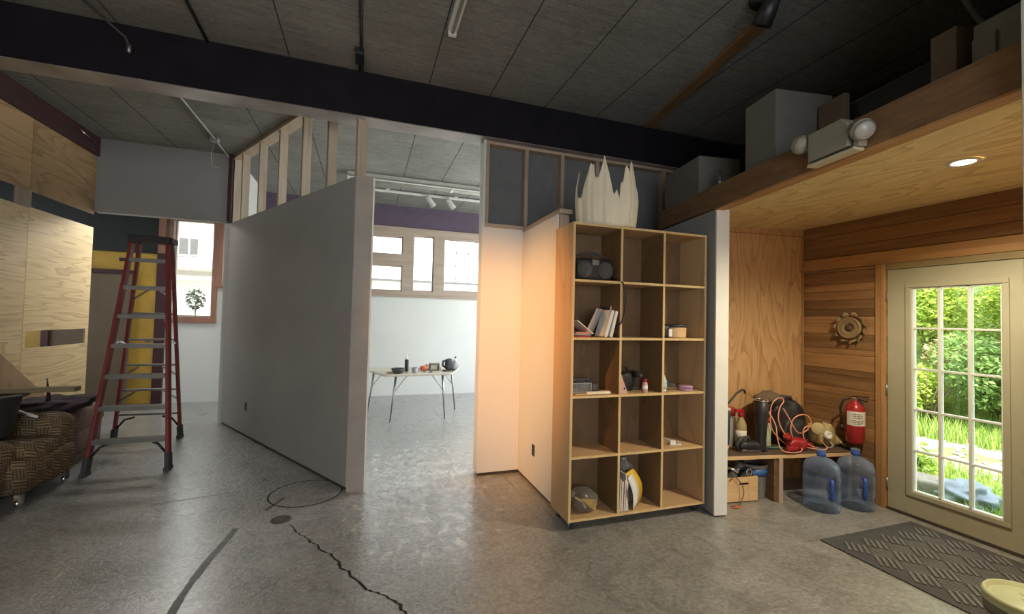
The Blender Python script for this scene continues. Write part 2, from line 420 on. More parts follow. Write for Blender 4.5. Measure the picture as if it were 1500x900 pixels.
M['grass'] = leafmat('grass blade', (.12, .24, .03), (.34, .44, .09))
M['leaf_y'] = leafmat('yellow green leaf', (.18, .34, .03), (.46, .52, .09))
M['leaf_g'] = leafmat('mid green leaf', (.11, .24, .05), (.27, .38, .11))
M['leaf_b'] = leafmat('blue green leaf', (.04, .17, .08), (.10, .27, .13))
M['leaf_d'] = leafmat('dry straw', (.26, .26, .09), (.45, .40, .20))
M['bark'] = plain('bark', (.09, .07, .05), .9, var=.3, scale=14, bstr=.4)
M['tarp'] = plain('blue grey tarpaulin', (.16, .21, .26), .4, var=.2, scale=6, bstr=.3)
M['siding'] = plain('pale siding', (.64, .64, .62), .8, var=.05)
M['shingle'] = plain('pale shingles', (.15, .14, .13), .9, var=.2, scale=20)
#PART2
# ================================================================== SETTING
def grid_wall(mb, axis, c0, c1, u0, u1, z0, z1, holes):
    us = sorted({u0, u1, *[h[0] for h in holes], *[h[1] for h in holes]}); us = [u for u in us if u0 <= u <= u1]
    zs = sorted({z0, z1, *[h[2] for h in holes], *[h[3] for h in holes]}); zs = [z for z in zs if z0 <= z <= z1]
    for a, b in zip(us, us[1:]):
        for c, d in zip(zs, zs[1:]):
            m, n = (a+b)/2, (c+d)/2
            if any(h[0] < m < h[1] and h[2] < n < h[3] for h in holes): continue
            if axis == 'y': mb.box(a, b, c0, c1, c, d)
            else: mb.box(c0, c1, a, b, c, d)
    return mb
CEIL = 3.77
# header / skewed alcove frame: s runs along the header away from the camera
HO = V((2.70, 2.78, 0)); HU = V((.1606, .987, 0)); HN = V((-.987, .1606, 0))
HM = Matrix(((HU.x, -HN.x, 0, HO.x), (HU.y, -HN.y, 0, HO.y), (0, 0, 1, 0), (0, 0, 0, 1)))   # local x = along, local y = into the alcove
def hb(mb, s0, s1, o0, o1, z0, z1):
    return mb.box(s0, s1, o0, o1, z0, z1, HM)

fl = MB().box(-6.2, 4.44, -3.4, 8.95, -.12, 0)
floor = struct('floor', fl, M['concrete'], 'worn grey concrete floor with a crack and pale flaked patches', 'floor')
# crack, manhole outline and drain belong to the floor
ck = MB(); pts = [(-.484,3.57),(-.43,3.47),(-.40,3.40),(-.345,3.32),(-.305,3.244),(-.26,3.2),(-.225,3.11),(-.165,3.05),(-.138,2.978),(-.10,2.93),(-.105,2.87),(-.051,2.814),(-.02,2.73),(.029,2.671),(.06,2.6),(.10,2.56),(.137,2.529),(.19,2.47),(.222,2.425),(.225,2.37),(.25,2.333),(.27,2.27),(.33,2.18)]
fine = []
for (a, b), (c, d) in zip(pts, pts[1:]):
    for k in range(3):
        t = k/3; fine.append((a+(c-a)*t+random.uniform(-.008,.008), b+(d-b)*t+random.uniform(-.006,.006)))
for k, (p, q) in enumerate(zip(fine, fine[1:])):
    w = .0035 + .004*random.random() + (.002 if k > 10 else 0)
    ck.add([(p[0]-w, p[1], .0015), (p[0]+w, p[1], .0015), (q[0]+w, q[1], .0015), (q[0]-w, q[1], .0015)], [(0,1,2,3)])
ck.build('crack', M['crackm'], floor)
mh = MB(); n = 48
for r0, r1, z in ((.285, .298, .0015),):
    vs = [(-.44+r*math.cos(2*PI*i/n), 4.15+r*math.sin(2*PI*i/n), z) for r in (r0, r1) for i in range(n)]
    mh.add(vs, [(i, n+i, n+(i+1) % n, (i+1) % n) for i in range(n)])
mh.build('manhole_ring', M['crackm'], floor)
def scuff(pts, w):
    m = MB()
    for (a, b), (c, d) in zip(pts, pts[1:]):
        t = V((c-a, d-b)).normalized(); n = V((-t.y, t.x))*w*random.uniform(.35,.5)
        m.add([(a-n.x,b-n.y,.0012),(a+n.x,b+n.y,.0012),(c+n.x,d+n.y,.0012),(c-n.x,d-n.y,.0012)], [(0,1,2,3)])
    m.build('scuff_mark', M['scuff'], floor)
M['scuff'] = plain('dark tyre scuff', (.085, .085, .083), .5, var=.4, scale=20)
scuff([(-.835,3.60),(-.85,3.42),(-.88,3.2),(-.895,2.98),(-.90,2.8),(-.89,2.6),(-.88,2.4)], .05)
scuff([(-.60,4.08),(-.66,3.95),(-.70,3.86)], .035)
scuff([(-1.55,4.22),(-1.35,4.26),(-1.0,4.33)], .012)
dr = MB().lathe([(.072, 0), (.072, .003), (.060, .004), (.058, .002), (0, .002)], 28, (-.555, 3.66, 0))
for k in range(-4, 5):
    w = math.sqrt(max(0, .055**2-(k*.012)**2)); dr.box(-.555-w, -.555+w, 3.66+k*.012-.003, 3.66+k*.012+.003, .002, .0045)
dr.build('drain_cover', M['iron'], floor)

struct('ceiling', MB().box(-6.2, 4.44, -3.4, 8.95, CEIL, CEIL+.12), M['tectum'], 'dark wood fibre panel ceiling with long seams', 'ceiling')
beam = struct('ceiling_beam', MB().box(-6.2, 4.44, 4.08, 4.30, 3.365, CEIL+.02), M['beam'], 'deep black painted beam crossing the whole room', 'beam', bevel=.004)
MB().box(-6.2, 4.33, 4.083, 4.297, 3.357, 3.3645).build('beam_underside', M['beam_under'], beam)

# far wall -----------------------------------------------------------
FY = 8.8
wf = MB(); holes = [(-3.13,-2.555,1.475,3.14), (-3.237,-3.197,1.475,3.14), (-2.395,-1.945,2.03,3.14)]
grid_wall(wf, 'y', FY, FY+.15, -3.20-.14, -1.87, 0, CEIL, holes)
h2 = [(-.30,.665,2.065,2.57), (-.30,.665,2.79,3.15), (.87,1.285,2.075,3.20), (1.49,2.55,2.10,3.185)]
grid_wall(wf, 'y', FY, FY+.15, -1.87, 4.44, 0, 3.335, h2)
struct('wall_back', wf, M['drywall_white'], 'pale drywall far wall below the windows', 'wall')
struct('wall_back', MB().box(-1.87, 4.44, FY, FY+.15, 3.335, CEIL), M['maroon_hazed'], 'dull maroon painted band above the far windows', 'wall')
struct('wall_back', MB().box(-6.2, -3.34, FY, FY+.15, 2.52, CEIL), M['green_wall'], 'dark green painted top of the far left wall', 'wall')
struct('wall_back', MB().box(-6.2, -3.34, FY, FY+.15, 0, 2.52), M['yellow'], 'mustard yellow lower part of the far left wall', 'wall')
struct('wall_far_left', grid_wall(MB(), 'x', -6.35, -6.2, -3.4, 8.95, 0, CEIL, [(6.6,8.4,1.2,2.9)]), M['green_wall'], 'dark green outer left wall behind the plywood', 'wall')
struct('wall_rear', grid_wall(MB(), 'y', -3.55, -3.4, -6.2, 4.44, 0, CEIL, [(-2.6,1.8,.9,2.9)]), M['drywall'], 'grey wall behind the viewpoint', 'wall')

def frame_rect(mb, axis, c0, c1, u0, u1, z0, z1, w):
    for a, b, c, d in ((u0,u1,z0,z0+w),(u0,u1,z1-w,z1),(u0,u0+w,z0+w,z1-w),(u1-w,u1,z0+w,z1-w)):
        if axis == 'y': mb.box(a, b, c0, c1, c, d)
        else: mb.box(c0, c1, a, b, c, d)
    return mb
def window(k, u0, u1, z0, z1, label, grid=None):
    r = sroot('window_%d' % k, label, 'window')
    fr = frame_rect(MB(), 'y', FY+.03, FY+.10, u0, u1, z0, z1, .022)
    fr.build('window_frame', M['wincase'], r, bevel=.003)
    MB().box(u0+.02, u1-.02, FY+.062, FY+.066, z0+.02, z1-.02).build('pane', M['pane'], r)
    if grid:
        g = MB(); nx, nz = grid
        for i in range(1, nx):
            x = u0+(u1-u0)*i/nx; g.box(x-.007, x+.007, FY+.058, FY+.07, z0+.02, z1-.02)
        for i in range(1, nz):
            z = z0+(z1-z0)*i/nz; g.box(u0+.02, u1-.02, FY+.058, FY+.07, z-.005, z+.005)
            for j in range(1, nx):
                x = u0+(u1-u0)*j/nx; g.lathe([(0,-.014),(.028,-.008),(.028,.008),(0,.014)], 8, (x, FY+.064, z))
        g.build('lead_came', M['stud_x'] if False else M['steel'], r)
    return r
window(1, -3.13, -2.555, 1.475, 3.14, 'tall bright window in the far left room above the sill')
window(2, -3.237, -3.197, 1.475, 3.14, 'lit jamb strip built as a slit of glass left of the tall far left window')  # glazed slit added in place of the lit jamb reveal
window(3, -2.395, -1.945, 2.03, 3.14, 'window half hidden behind the grey partition edge')
window(4, -.30, .665, 2.79, 3.15, 'short upper awning window beside the partition post')
window(5, -.30, .665, 2.065, 2.57, 'short lower awning window beside the partition post')
window(6, .87, 1.285, 2.075, 3.20, 'narrow upright window in the middle of the far wall')
window(7, 1.49, 2.55, 2.10, 3.185, 'leaded window at the right of the far wall', (4, 4))
cs = MB(); cs.t = .5
grid_wall(cs, 'y', FY-.025, FY, -.45, 2.72, 1.95, 3.34, h2)
struct('trim_1', cs, M['wincase'], 'pale wooden casing around the far windows', 'trim')
struct('trim_2', MB().box(-.5, 2.78, FY-.06, FY-.02, 1.945, 1.985), M['wincase'], 'wooden sill below the far windows', 'trim', bevel=.004)
c2 = MB()
c2.box(-3.345, -3.24, FY-.05, FY, 1.40, 3.2); c2.box(-3.195, -3.132, FY-.05, FY, 1.46, 3.2)
c2.box(-3.345, -2.47, FY-.055, FY, 1.365, 1.47); c2.box(-2.553, -2.475, FY-.05, FY, 1.47, 2.02)
c2.t = .62; c2.box(-2.553, -2.402, FY-.05, FY, 2.02, 3.2); c2.t = .5; c2.box(-2.50, -1.95, FY-.055, FY, 1.985, 2.025); c2.box(-3.345, -1.95, FY-.05, FY, 3.14, 3.24)
struct('trim_3', c2, M['wincase_red'], 'red brown casing around the far left window', 'trim', bevel=.003)
# yellow door and brown panel in the far left room
d2 = sroot('door_2', 'mustard yellow door in the far left room', 'door')
MB().box(-4.20, -3.345, FY-.045, FY-.002, .01, 2.50).build('door_panel', M['yellow'], d2, bevel=.003)
kb = MB().lathe([(.03,0),(.03,.008),(.014,.012),(.014,.035),(.028,.045),(.03,.06),(.018,.072),(0,.074)], 16, M=Matrix.Translation((-3.41, FY-.045, 1.06)) @ Matrix.Rotation(PI/2, 4, 'X'))
kb.build('door_knob', M['brass'], d2)
MB().box(-3.345, -3.205, FY-.06, FY, 0, 2.53).build('door_frame', M['maroon'], d2, bevel=.004)
MB().box(-3.86, -3.70, FY-.06, FY-.045, 2.36, 2.42).build('door_closer', M['black'], d2, bevel=.004)
bp = MB().box(-4.66, -3.67, FY-.12, FY-.05, 0, 2.15)
struct('wall_panel', bp, M['brownpanel'], 'dull brown panel standing left of the yellow door', 'panel', bevel=.004)
struct('trim_4', MB().box(-4.72, -3.66, FY-.15, FY-.045, 2.15, 2.215).box(-4.75, -4.66, FY-.15, FY-.05, 0, 2.15), M['maroon'], 'maroon rail capping the brown panel', 'trim', bevel=.004)

# left plywood wall --------------------------------------------------
LX = -3.34
wl = sroot('wall_left', 'plywood sheeted left wall with two open slots', 'wall')
def sheet(y0, y1, z0, z1, mat, t, name='plywood_sheet'):
    m = MB(); m.t = t; m.box(LX-.018, LX, y0, y1, z0, z1); return m.build(name, mat, wl)
sheet(-3.4, 5.815, 2.775, 3.53, M['ply_shaded'], .62); sheet(5.82, 6.93, 2.775, 3.53, M['ply_shaded'], .25)
sheet(-3.4, 5.815, 0, 2.595, M['ply_side'], .5)
sheet(5.822, 6.93, 1.312, 2.605, M['ply_side'], .72); sheet(5.822, 6.93, .0, 1.128, M['ply_side'], .58)
sheet(5.822, 5.868, 1.128, 1.312, M['ply_side'], .58); sheet(6.872, 6.93, 1.128, 1.312, M['ply_side'], .58)
for y in (4.6, 5.79):
    MB().box(LX-.11, LX-.019, y, y+.045 if y < 6 else y+.03, 0, 3.53).build('stud', M['stud'], wl)
MB().box(LX-.02, LX, 5.79, 5.845, 2.594, 2.776).build('batten', M['stud'], wl)
struct('trim_5', MB().box(LX-.16, LX+.03, -3.4, 6.93, 3.53, CEIL), M['maroon'], 'maroon plate along the top of the plywood wall', 'trim', bevel=.003)

# drywall header over the ladder and the wall behind the partition
HD = MB(); HD.box(LX, -1.87, 6.93, 7.05, 2.815, CEIL)
hw = struct('wall_header', HD, M['drywall'], 'grey drywall header above the step ladder', 'wall')
MB().box(-1.875, -1.83, 6.915, 7.05, 2.83, CEIL).build('stud', M['maroon'], hw)
struct('wall_far_room_left', grid_wall(MB(), 'x', -1.92, -1.80, 7.06, FY, 0, CEIL, [(7.12,8.62,-.01,2.62)]), M['drywall_white'], 'white drywall closing the far room on its left', 'wall')  # unseen opening cut so far room light reaches the plywood wall

# slanted grey partition --------------------------------------------
PA = V((-.112, 4.09, 0)); PB = V((-1.87, 7.03, 0)); PD = (PB-PA); PLEN = PD.length; PD.normalize(); PN = V((-PD.y, PD.x, 0))   # PN: to the left of the run
if PN.x > 0: PN = -PN
PM = Matrix(((PD.x, -PN.x, 0, PA.x), (PD.y, -PN.y, 0, PA.y), (0, 0, 1, 0), (0, 0, 0, 1)))   # x along, y away from the viewer side
wp = sroot('wall_partition', 'slanted grey drywall partition with bare studs above', 'wall')
MB().box(.02, PLEN, 0, .0127, .03, 2.815, PM).build('drywall_sheet', M['drywall'], wp)
MB().box(.02, PLEN, .125, .1377, .03, 2.815, PM).build('drywall_sheet', M['drywall_white'], wp)
bd = MB(); bd.add([(-.115,4.064,0),(.03,4.025,0),(.045,4.07,0),(-.10,4.105,0),(-.115,4.064,2.80),(.03,4.025,2.80),(.045,4.07,2.80),(-.10,4.105,2.80)],
    [(0,3,2,1),(4,5,6,7),(0,1,5,4),(1,2,6,5),(2,3,7,6),(3,0,4,7)])
bd.build('end_board', M['board'], wp)
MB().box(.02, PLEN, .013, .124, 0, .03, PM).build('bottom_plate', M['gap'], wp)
MB().box(.02, PLEN, .013, .124, 2.775, 2.813, PM).build('top_plate', M['stud_y'], wp)
for t in (.06, .62, 1.2, 1.82, 2.44, 3.05, 3.38):
    m = MB(); m.t = random.uniform(.4,.65)
    top = 3.365 if t < .3 else CEIL-.04
    m.box(t-.02, t+.02, .022, .112, 2.815, top, PM); m.build('stud', M['stud'], wp)
MB().box(.36, PLEN, .0, .14, CEIL-.04, CEIL, PM).build('top_plate', M['stud_y'], wp)
def outlet(mat4, parent):
    m = MB(); frame_rect(m, 'y', -.004, .0, -.03, .03, -.052, .052, .006)
    m.v = [tuple(mat4 @ V(p)) for p in m.v]
    o = m.build('electrical_box', M['black'], parent)
    m2 = MB().box(-.026, .026, -.002, -.001, -.047, .047, mat4); m2.build('electrical_box', M['ink'], parent)
outlet(PM @ Matrix.Translation((2.49, 0, .375)), wp)

# middle wall with bare studs above ---------------------------------
wm = sroot('wall_middle', 'orange lit drywall return beside the opening', 'wall')
MB().box(1.098, 1.511, 4.143, 4.156, .03, 2.475).build('drywall_sheet', M['drywall_white'], wm)
MB().box(1.078, 1.098, 4.143, 4.285, .03, 3.365).build('jamb', M['drywall_white'], wm)
MB().box(1.098, 4.33, 4.25, 4.267, 0, CEIL).build('drywall_sheet', M['bay'], wm)
MB().box(1.098, 4.33, 4.268, 4.285, 0, CEIL).build('drywall_sheet', M['drywall_white'], wm)
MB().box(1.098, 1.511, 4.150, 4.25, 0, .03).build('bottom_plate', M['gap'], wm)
MB().box(1.098, 1.56, 4.143, 4.25, 2.476, 2.514).build('ledge_plate', M['stud_x'], wm)
MB().box(1.098, 4.30, 4.160, 4.25, 3.327, 3.364).build('top_plate', M['stud_x'], wm)
for x in (1.10, 1.522, 1.935, 2.36, 2.80, 3.25):
    MB().box(x, x+.04, 4.160, 4.249, 2.515 if x < 1.53 else .0, 3.326).build('stud', M['stud'], wm)
ww = sroot('wall_wing', 'low drywall wing behind the bookcase', 'wall')
MB().box(1.511, 1.524, 3.30, 4.142, .03, 2.45).build('drywall_sheet', M['drywall_white'], ww)
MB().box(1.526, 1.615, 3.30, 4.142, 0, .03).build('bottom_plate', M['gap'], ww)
MB().box(1.526, 1.615, 3.29, 3.33, .031, 2.45).build('stud', M['stud'], ww)
MB().box(1.526, 1.615, 3.70, 3.74, .031, 2.45).build('stud', M['stud'], ww)
MB().box(1.506, 1.625, 3.25, 4.142, 2.451, 2.488).build('cap_plate', M['stud_y'], ww)
outlet(Matrix.Translation((1.511, 3.73, .345)) @ Matrix.Rotation(-PI/2, 4, 'Z'), ww)

# right side: alcove wall, header, ceiling ---------------------------
wa = sroot('wall_alcove', 'drywall stub wall with white end board beside the bookcase', 'wall')
hb(MB(), .012, 1.42, 0, .10, .012, 2.497).build('drywall_sheet', M['drywall'], wa)
e = MB(); e.prism([(-.006,.0),(.012,.0),(.012,.116),(-.006,.116)], .012, 2.497, HM); e.build('end_board', M['door_paint'] if False else M['white'], wa, bevel=.002)
hb(MB(), .013, .70, .101, .116, .0, 2.50).build('plywood_sheet', M['ply_vert'], wa)
ph = MB(); ph.t = .5; hb(ph, -1.944, -.62, -.02, .025, 2.503, 2.685); ph.t = .38; hb(ph, -.618, .90, -.02, .025, 2.503, 2.69)
struct('trim_6', ph, M['header'], 'long rough pine header board above the alcove opening', 'header board', bevel=.003)
ph2 = MB(); ph2.t = .72; hb(ph2, -1.944, .0, -.012, .07, 2.488, 2.502); ph2.t = .6; hb(ph2, -1.944, .0, .03, .11, 2.503, 2.512)
struct('trim_7', ph2, M['casing_y'], 'thin pine strip under the header board', 'trim')
# alcove back wall (skewed)
B0 = V((2.88, 3.434, 0)); B1 = V((4.306, 3.25, 0)); bd_ = (B1-B0).normalized()
BM = Matrix(((bd_.x, -bd_.y, 0, B0.x), (bd_.y, bd_.x, 0, B0.y), (0,0,1,0), (0,0,0,1))); BL = (B1-B0).length
wb = sroot('wall_alcove_back', 'swirly grained plywood back wall of the alcove', 'wall')
m = MB(); m.t = .5; m.box(0, BL, 0, .018, 0, 2.482, BM); m.build('plywood_sheet', M['ply_vert'], wb)
m = MB(); m.t = .42; m.box(0, BL, 0, .018, 2.487, 2.62, BM); m.build('plywood_sheet', M['ply_vert'], wb)
MB().box(0, BL, .019, .03, 0, 2.62, BM).build('backing', M['ink'], wb)
MB().box(BL-.022, BL-.003, -.012, -.0005, 0, 2.485, BM).build('corner_strip', M['casing'], wb)
ca = MB(); a0 = HM @ V((-1.92, .02, 0)); a1 = HM @ V((.75, .02, 0))
vs = []
for z, dz in ((2.512, .045), (2.66, 0)):
    vs += [(a0.x, a0.y, z), (4.307, .60, z+dz), (4.307, 3.45, z+dz), (a1.x, a1.y, z)]
ca.add(vs, [(0,3,2,1),(4,5,6,7),(0,1,5,4),(1,2,6,5),(2,3,7,6),(3,0,4,7)])
struct('ceiling_alcove', ca, M['ply_ceil'], 'honey plywood ceiling of the alcove', 'ceiling')
# exterior right wall
wr = MB(); grid_wall(wr, 'x', 4.335, 4.45, -3.4, 8.95, 0, CEIL, [(1.645,2.495,-.01,2.06), (5.0,7.9,1.0,3.2)])
struct('wall_right', wr, M['drywall_white'], 'pale outer right wall', 'wall')
struct('wall_right', MB().box(4.31, 4.336, .45, 4.25, 2.63, CEIL), M['black_wall'], 'black painted wall above the alcove ceiling', 'wall')
pk = MB(); z = 0.0; hs = []
while z < 2.105:
    h = random.choice((.055,.07,.085,.10,.12,.14)); h = min(h, 2.108-z); pk.t = random.choice((.12,.25,.38,.5,.6,.7,.85)); y = .62
    segs = [(.60, 1.645), (2.495, 3.262)]
    if h > .012: 
        for y0, y1 in segs: pk.box(4.307, 4.334, y0, y1, z+.0015, z+h-.0015)
    z += h
z = 2.232
for h, t in ((.095,.3),(.12,.42),(.11,.36),(.06,.5)):
    pk.t = t; pk.box(4.307, 4.334, .60, 3.262, z+.0015, z+h-.0015); z += h
wplk = struct('wall_right_planks', pk, M['plank'], 'wall of mixed brown horizontal planks around the door', 'wall', bevel=.002)
hc = MB(); hc.t = .62; hc.box(4.293, 4.333, .60, 3.262, 2.115, 2.228)
struct('trim_8', hc, M['casing_y'], 'pine head board running over the glazed door', 'trim', bevel=.004)
cz = MB(); cz.t = .5; cz.box(4.290, 4.334, 2.53, 2.575, 0, 2.113); cz.t = .62; cz.box(4.284, 4.334, 2.497, 2.528, 0, 2.113); cz.t = .5; cz.box(4.290, 4.334, 1.56, 1.643, 0, 2.113)
struct('trim_9', cz, M['casing'], 'upright pine casing at the hinge side of the door', 'trim', bevel=.003)
struct('trim_10', MB().box(4.298, 4.40, 1.645, 2.495, 2.062, 2.113), plain('khaki door stop', (.26,.2,.10), .6), 'olive brown head stop above the glazed door', 'trim')
struct('trim_11', MB().box(4.295, 4.45, 1.60, 2.54, 0, .018), M['gap'], 'dark threshold under the glazed door', 'threshold')
# glazed door
D = sroot('door_1', 'cream door with a fifteen pane window', 'door')
dm = MB(); grid_wall(dm, 'x', 4.305, 4.348, 1.655, 2.487, .022, 2.055, [(1.773,2.315,.211,1.892)])
dm.build('door_slab', M['door_paint'], D, bevel=0)
lp = frame_rect(MB(), 'x', 4.292, 4.305, 1.735, 2.353, .173, 1.93, .038); lp.build('glazing_frame', M['door_paint'], D, bevel=.004)
lp = frame_rect(MB(), 'x', 4.348, 4.36, 1.735, 2.353, .173, 1.93, .038); lp.build('glazing_frame', M['muntin'], D, bevel=.004)
MB().box(4.325, 4.329, 1.772, 2.316, .21, 1.893).build('pane', M['pane'], D)
for i in (1, 2):
    y = 1.773 + (2.315-1.773)*i/3; MB().box(4.306, 4.346, y-.010, y+.010, .211, 1.892).build('muntin', M['muntin'], D, bevel=.003)
for i in range(1, 5):
    z = .211 + (1.892-.211)*i/5; MB().box(4.307, 4.345, 1.773, 2.315, z-.008, z+.008).build('muntin', M['muntin'], D, bevel=.003)
frame_rect(MB(), 'x', 4.306, 4.347, 1.772, 2.316, .210, 1.893, .012).build('glazing_bead', M['muntin'], D)
for z in (.22, 1.02, 1.83):
    MB().cyl((4.298, 2.491, z-.045), (4.298, 2.491, z+.045), .007, 10).build('hinge', M['steel'], D)
# white wall end at the near side of the opening
hb_ = MB(); hb(hb_, -2.25, -1.945, -.12, .12, 0, CEIL)
struct('wall_alcove_near', hb_, M['white'], 'white wall end at the right edge of the view', 'wall', bevel=.003)
struct('wall_front_right', MB().box(2.45, 2.57, -3.4, .55, 0, CEIL), M['drywall'], 'grey wall right of the viewpoint', 'wall')
struct('wall_alcove_side', MB().box(2.57, 4.31, .48, .60, 0, 2.66), M['ply_vert'], 'plywood near end wall of the alcove', 'wall')
pl_ = MB(); pl_.t = .5; hb(pl_, -.50, 1.25, -.02, .075, CEIL-.042, CEIL-.002)
struct('trim_12', pl_, M['header'], 'brown ceiling plate running above the header', 'trim')
# ================================================================== THINGS: left and centre
# ---- step ladder
lad = thing('step_ladder', 'tall red fibreglass step ladder standing open under the drywall header', 'ladder', (0,0,0))
FT = [V((-2.165-.085, 5.735, 2.30)), V((-2.165+.085+.02, 5.735, 2.30))]
def lerp(a, b, t): return a + (b-a)*t
fl_b = V((-2.425, 5.10, .03)); fr_b = V((-1.785, 5.11, .03)); fl_t = V((-2.405, 5.70, 2.32)); fr_t = V((-2.085, 5.70, 2.32))
bl_b = V((-2.775, 6.36, .03)); br_b = V((-2.12, 6.375, .03)); bl_t = V((-2.395, 5.83, 2.30)); br_t = V((-2.095, 5.83, 2.30))
for a, b in ((fl_b, fl_t), (fr_b, fr_t)):
    m = MB().bar(a, b, .028, .075, (0,1,0)); m.build('front_rail', M['red_glass'], lad, bevel=.004)
for a, b in ((bl_b, bl_t), (br_b, br_t)):
    m = MB().bar(a, b, .028, .05, (0,1,0)); m.build('rear_rail', M['red_glass'], lad, bevel=.004)
for k in range(1, 8):
    z = .300*k; t = (z-.03)/2.29
    a = lerp(fl_b, fl_t, t); b = lerp(fr_b, fr_t, t)
    m = MB(); m.box(a.x+.014, b.x-.014, a.y-.035, a.y+.045, z-.012, z+.012); m.box(a.x+.014, b.x-.014, a.y-.037, a.y-.033, z-.03, z+.012)
    for q in range(6): m.box(a.x+.02, b.x-.02, a.y-.03+q*.013, a.y-.025+q*.013, z+.012, z+.0145)
    m.build('step', M['alu'], lad, bevel=.001)
for k in range(1, 8):
    z = .300*k+.02; t = (z-.03)/2.27
    a = lerp(bl_b, bl_t, t); b = lerp(br_b, br_t, t)
    MB().box(a.x+.012, b.x-.012, a.y-.018, a.y+.018, z-.012, z+.012).build('rear_bar', M['alu'], lad, bevel=.003)
for (a0, a1), (b0, b1), mat in (((fl_b, fl_t), (fr_b, fr_t), M['black']), ((bl_b, bl_t), (br_b, br_t), M['black'])):
    for p, q, sg in ((a0, a1, 1), (b0, b1, -1)):
        lo = lerp(p, q, .045); st = lerp(p, q, (.3-.03)/2.29)
        MB().tube([lo, (lo.x+sg*.09, lo.y, lo.z+.12), (st.x+sg*.17, st.y, st.z-.012)], .012, 8).build('corner_brace', mat, lad)
for p, q, sg in ((bl_b, bl_t, 1), (br_b, br_t, -1)):
    for k in (2, 3, 6):
        lo = lerp(p, q, (.3*k-.14)/2.29); st = lerp(p, q, (.3*k-.03)/2.29)
        MB().bar(lo, (st.x+sg*.15, st.y, .3*k), .004, .02).build('corner_brace', M['alu'], lad)
for a, b in ((fl_b, fl_t), (fr_b, fr_t), (bl_b, bl_t), (br_b, br_t)):
    u = lerp(a, b, .055)
    m = MB(); m.prism([(-.026,-.05),(.026,-.05),(.024,.05),(-.024,.05)], 0, .035, Matrix.Translation((a.x, a.y, 0)))
    m.bar((a.x, a.y, .03), u, .04, .085, (0,1,0)); m.build('foot', M['rubber'], lad, bevel=.004)
m = MB(); m.prism([(-2.43,5.64),(-2.06,5.64),(-2.05,5.70),(-2.06,5.89),(-2.43,5.89),(-2.44,5.70)], 2.305, 2.365)
m.box(-2.425, -2.065, 5.635, 5.645, 2.285, 2.36); m.build('top_cap', M['black'], lad, bevel=.006)
for a, b, a2, b2 in ((fl_b, fl_t, bl_b, bl_t), (fr_b, fr_t, br_b, br_t)):
    p = lerp(a, b, .5); q = lerp(a2, b2, .5); mdl = lerp(p, q, .5) + V((0,0,.05))
    MB().bar(p, mdl, .006, .022).bar(mdl, q, .006, .022).cyl(mdl+V((-.008,0,0)), mdl+V((.008,0,0)), .012, 10).build('spreader', M['chrome'], lad)

# ---- upholstered seats, tub, timber, cloth at the left edge
ac = thing('armchair', 'brown basket-weave fabric armchair at the left edge under the black tub', 'armchair', (-2.835, 4.70, 0))
def cushion(x0, x1, y0, y1, z0, z1, j=.05, seed=0, pw=.42, n=28):
    return MB().ell(((x0+x1)/2, (y0+y1)/2, (z0+z1)/2), (x1-x0)/2, (y1-y0)/2, (z1-z0)/2, n, 16, None, j, seed, pw)
cushion(-.46,.37,-.30,.40,.07,.36,.06,1,.28).build('seat_base', M['weave'], ac)
cushion(-.40,.36,-.20,.22,.30,.46,.06,2,.4).build('seat_cushion', M['weave'], ac)
cushion(-.46,.26,-.40,-.15,.075,.50,.06,4,.32).build('armrest', M['weave'], ac)
cushion(-.46,.33,.16,.43,.12,.63,.06,3,.35).build('armrest', M['weave'], ac)
cushion(-.46,-.28,-.30,.40,.28,.66,.06,5,.35).build('backrest', M['weave'], ac)
for x, y in ((.33,-.27),(.33,.27),(-.38,-.27),(-.38,.27)):
    MB().cyl((x-.012,y,.032), (x+.012,y,.032), .032, 14).box(x-.02, x+.02, y-.02, y+.02, .05, .10).build('caster', M['chrome'], ac)
ac2 = thing('armchair', 'faded patterned armchair standing behind the brown woven one', 'armchair', (-2.985, 5.66, 0), .16)
cushion(-.26,.30,-.48,.44,.06,.40,.05,11,.3).build('seat_base', M['damask'], ac2)
cushion(.08,.31,-.46,.46,.30,.56,.08,12,.45).build('armrest', M['damask'], ac2)
cushion(-.27,-.08,-.46,.40,.30,.56,.08,15,.45).build('armrest', M['damask'], ac2)
cushion(-.22,.22,-.44,.30,.36,.50,.08,13,.45).build('seat_cushion', M['damask'], ac2)
for x, y in ((.22,-.40),(.22,.36),(-.20,-.40),(-.20,.36)):
    MB().cyl((x,y,0), (x,y,.09), .018, 10, r1=.026).build('leg', M['header'], ac2)
tb = thing('tub', 'round charcoal plastic tub standing on the brown armchair', 'tub', (-2.915, 4.62, .505))
MB().lathe([(.20,.0),(.205,.01),(.255,.315),(.262,.32),(.285,.32),(.287,.34),(.255,.345),(.245,.33),(.195,.02),(0,.02)], 40).build('body', M['tub'], tb)
MB().tube([(.287*math.cos(a), .287*math.sin(a), .333) for a in [2*PI*i/40 for i in range(40)]], .012, 8, True).build('rim', M['tub'], tb)
m = MB(); m.t = .5; m.box(-3.28, -2.315, 4.66, 4.75, .850, .888)
tag(m.build('timber_board', lumber('olive timber', (.26,.21,.12), (.15,.115,.06), 'X'), None, bevel=.002), 'narrow timber board lying across the black tub', 'board')
def cloth(c, rx, ry, rz, seed, jit=.35, pw=.7):
    return MB().ell(c, rx, ry, rz, 40, 20, None, jit, seed, pw)
dk = cloth((-2.84, 5.34, .63), .27, .34, .065, 3, .45)
tag(dk.build('jacket', M['dark_cloth'], None, sub=1), 'crumpled dark plum jacket lying on the faded armchair', 'jacket')
um = thing('umbrella', 'folded dark umbrella sticking up out of the dark clothing', 'umbrella', (-2.74, 5.14, .66), 0)
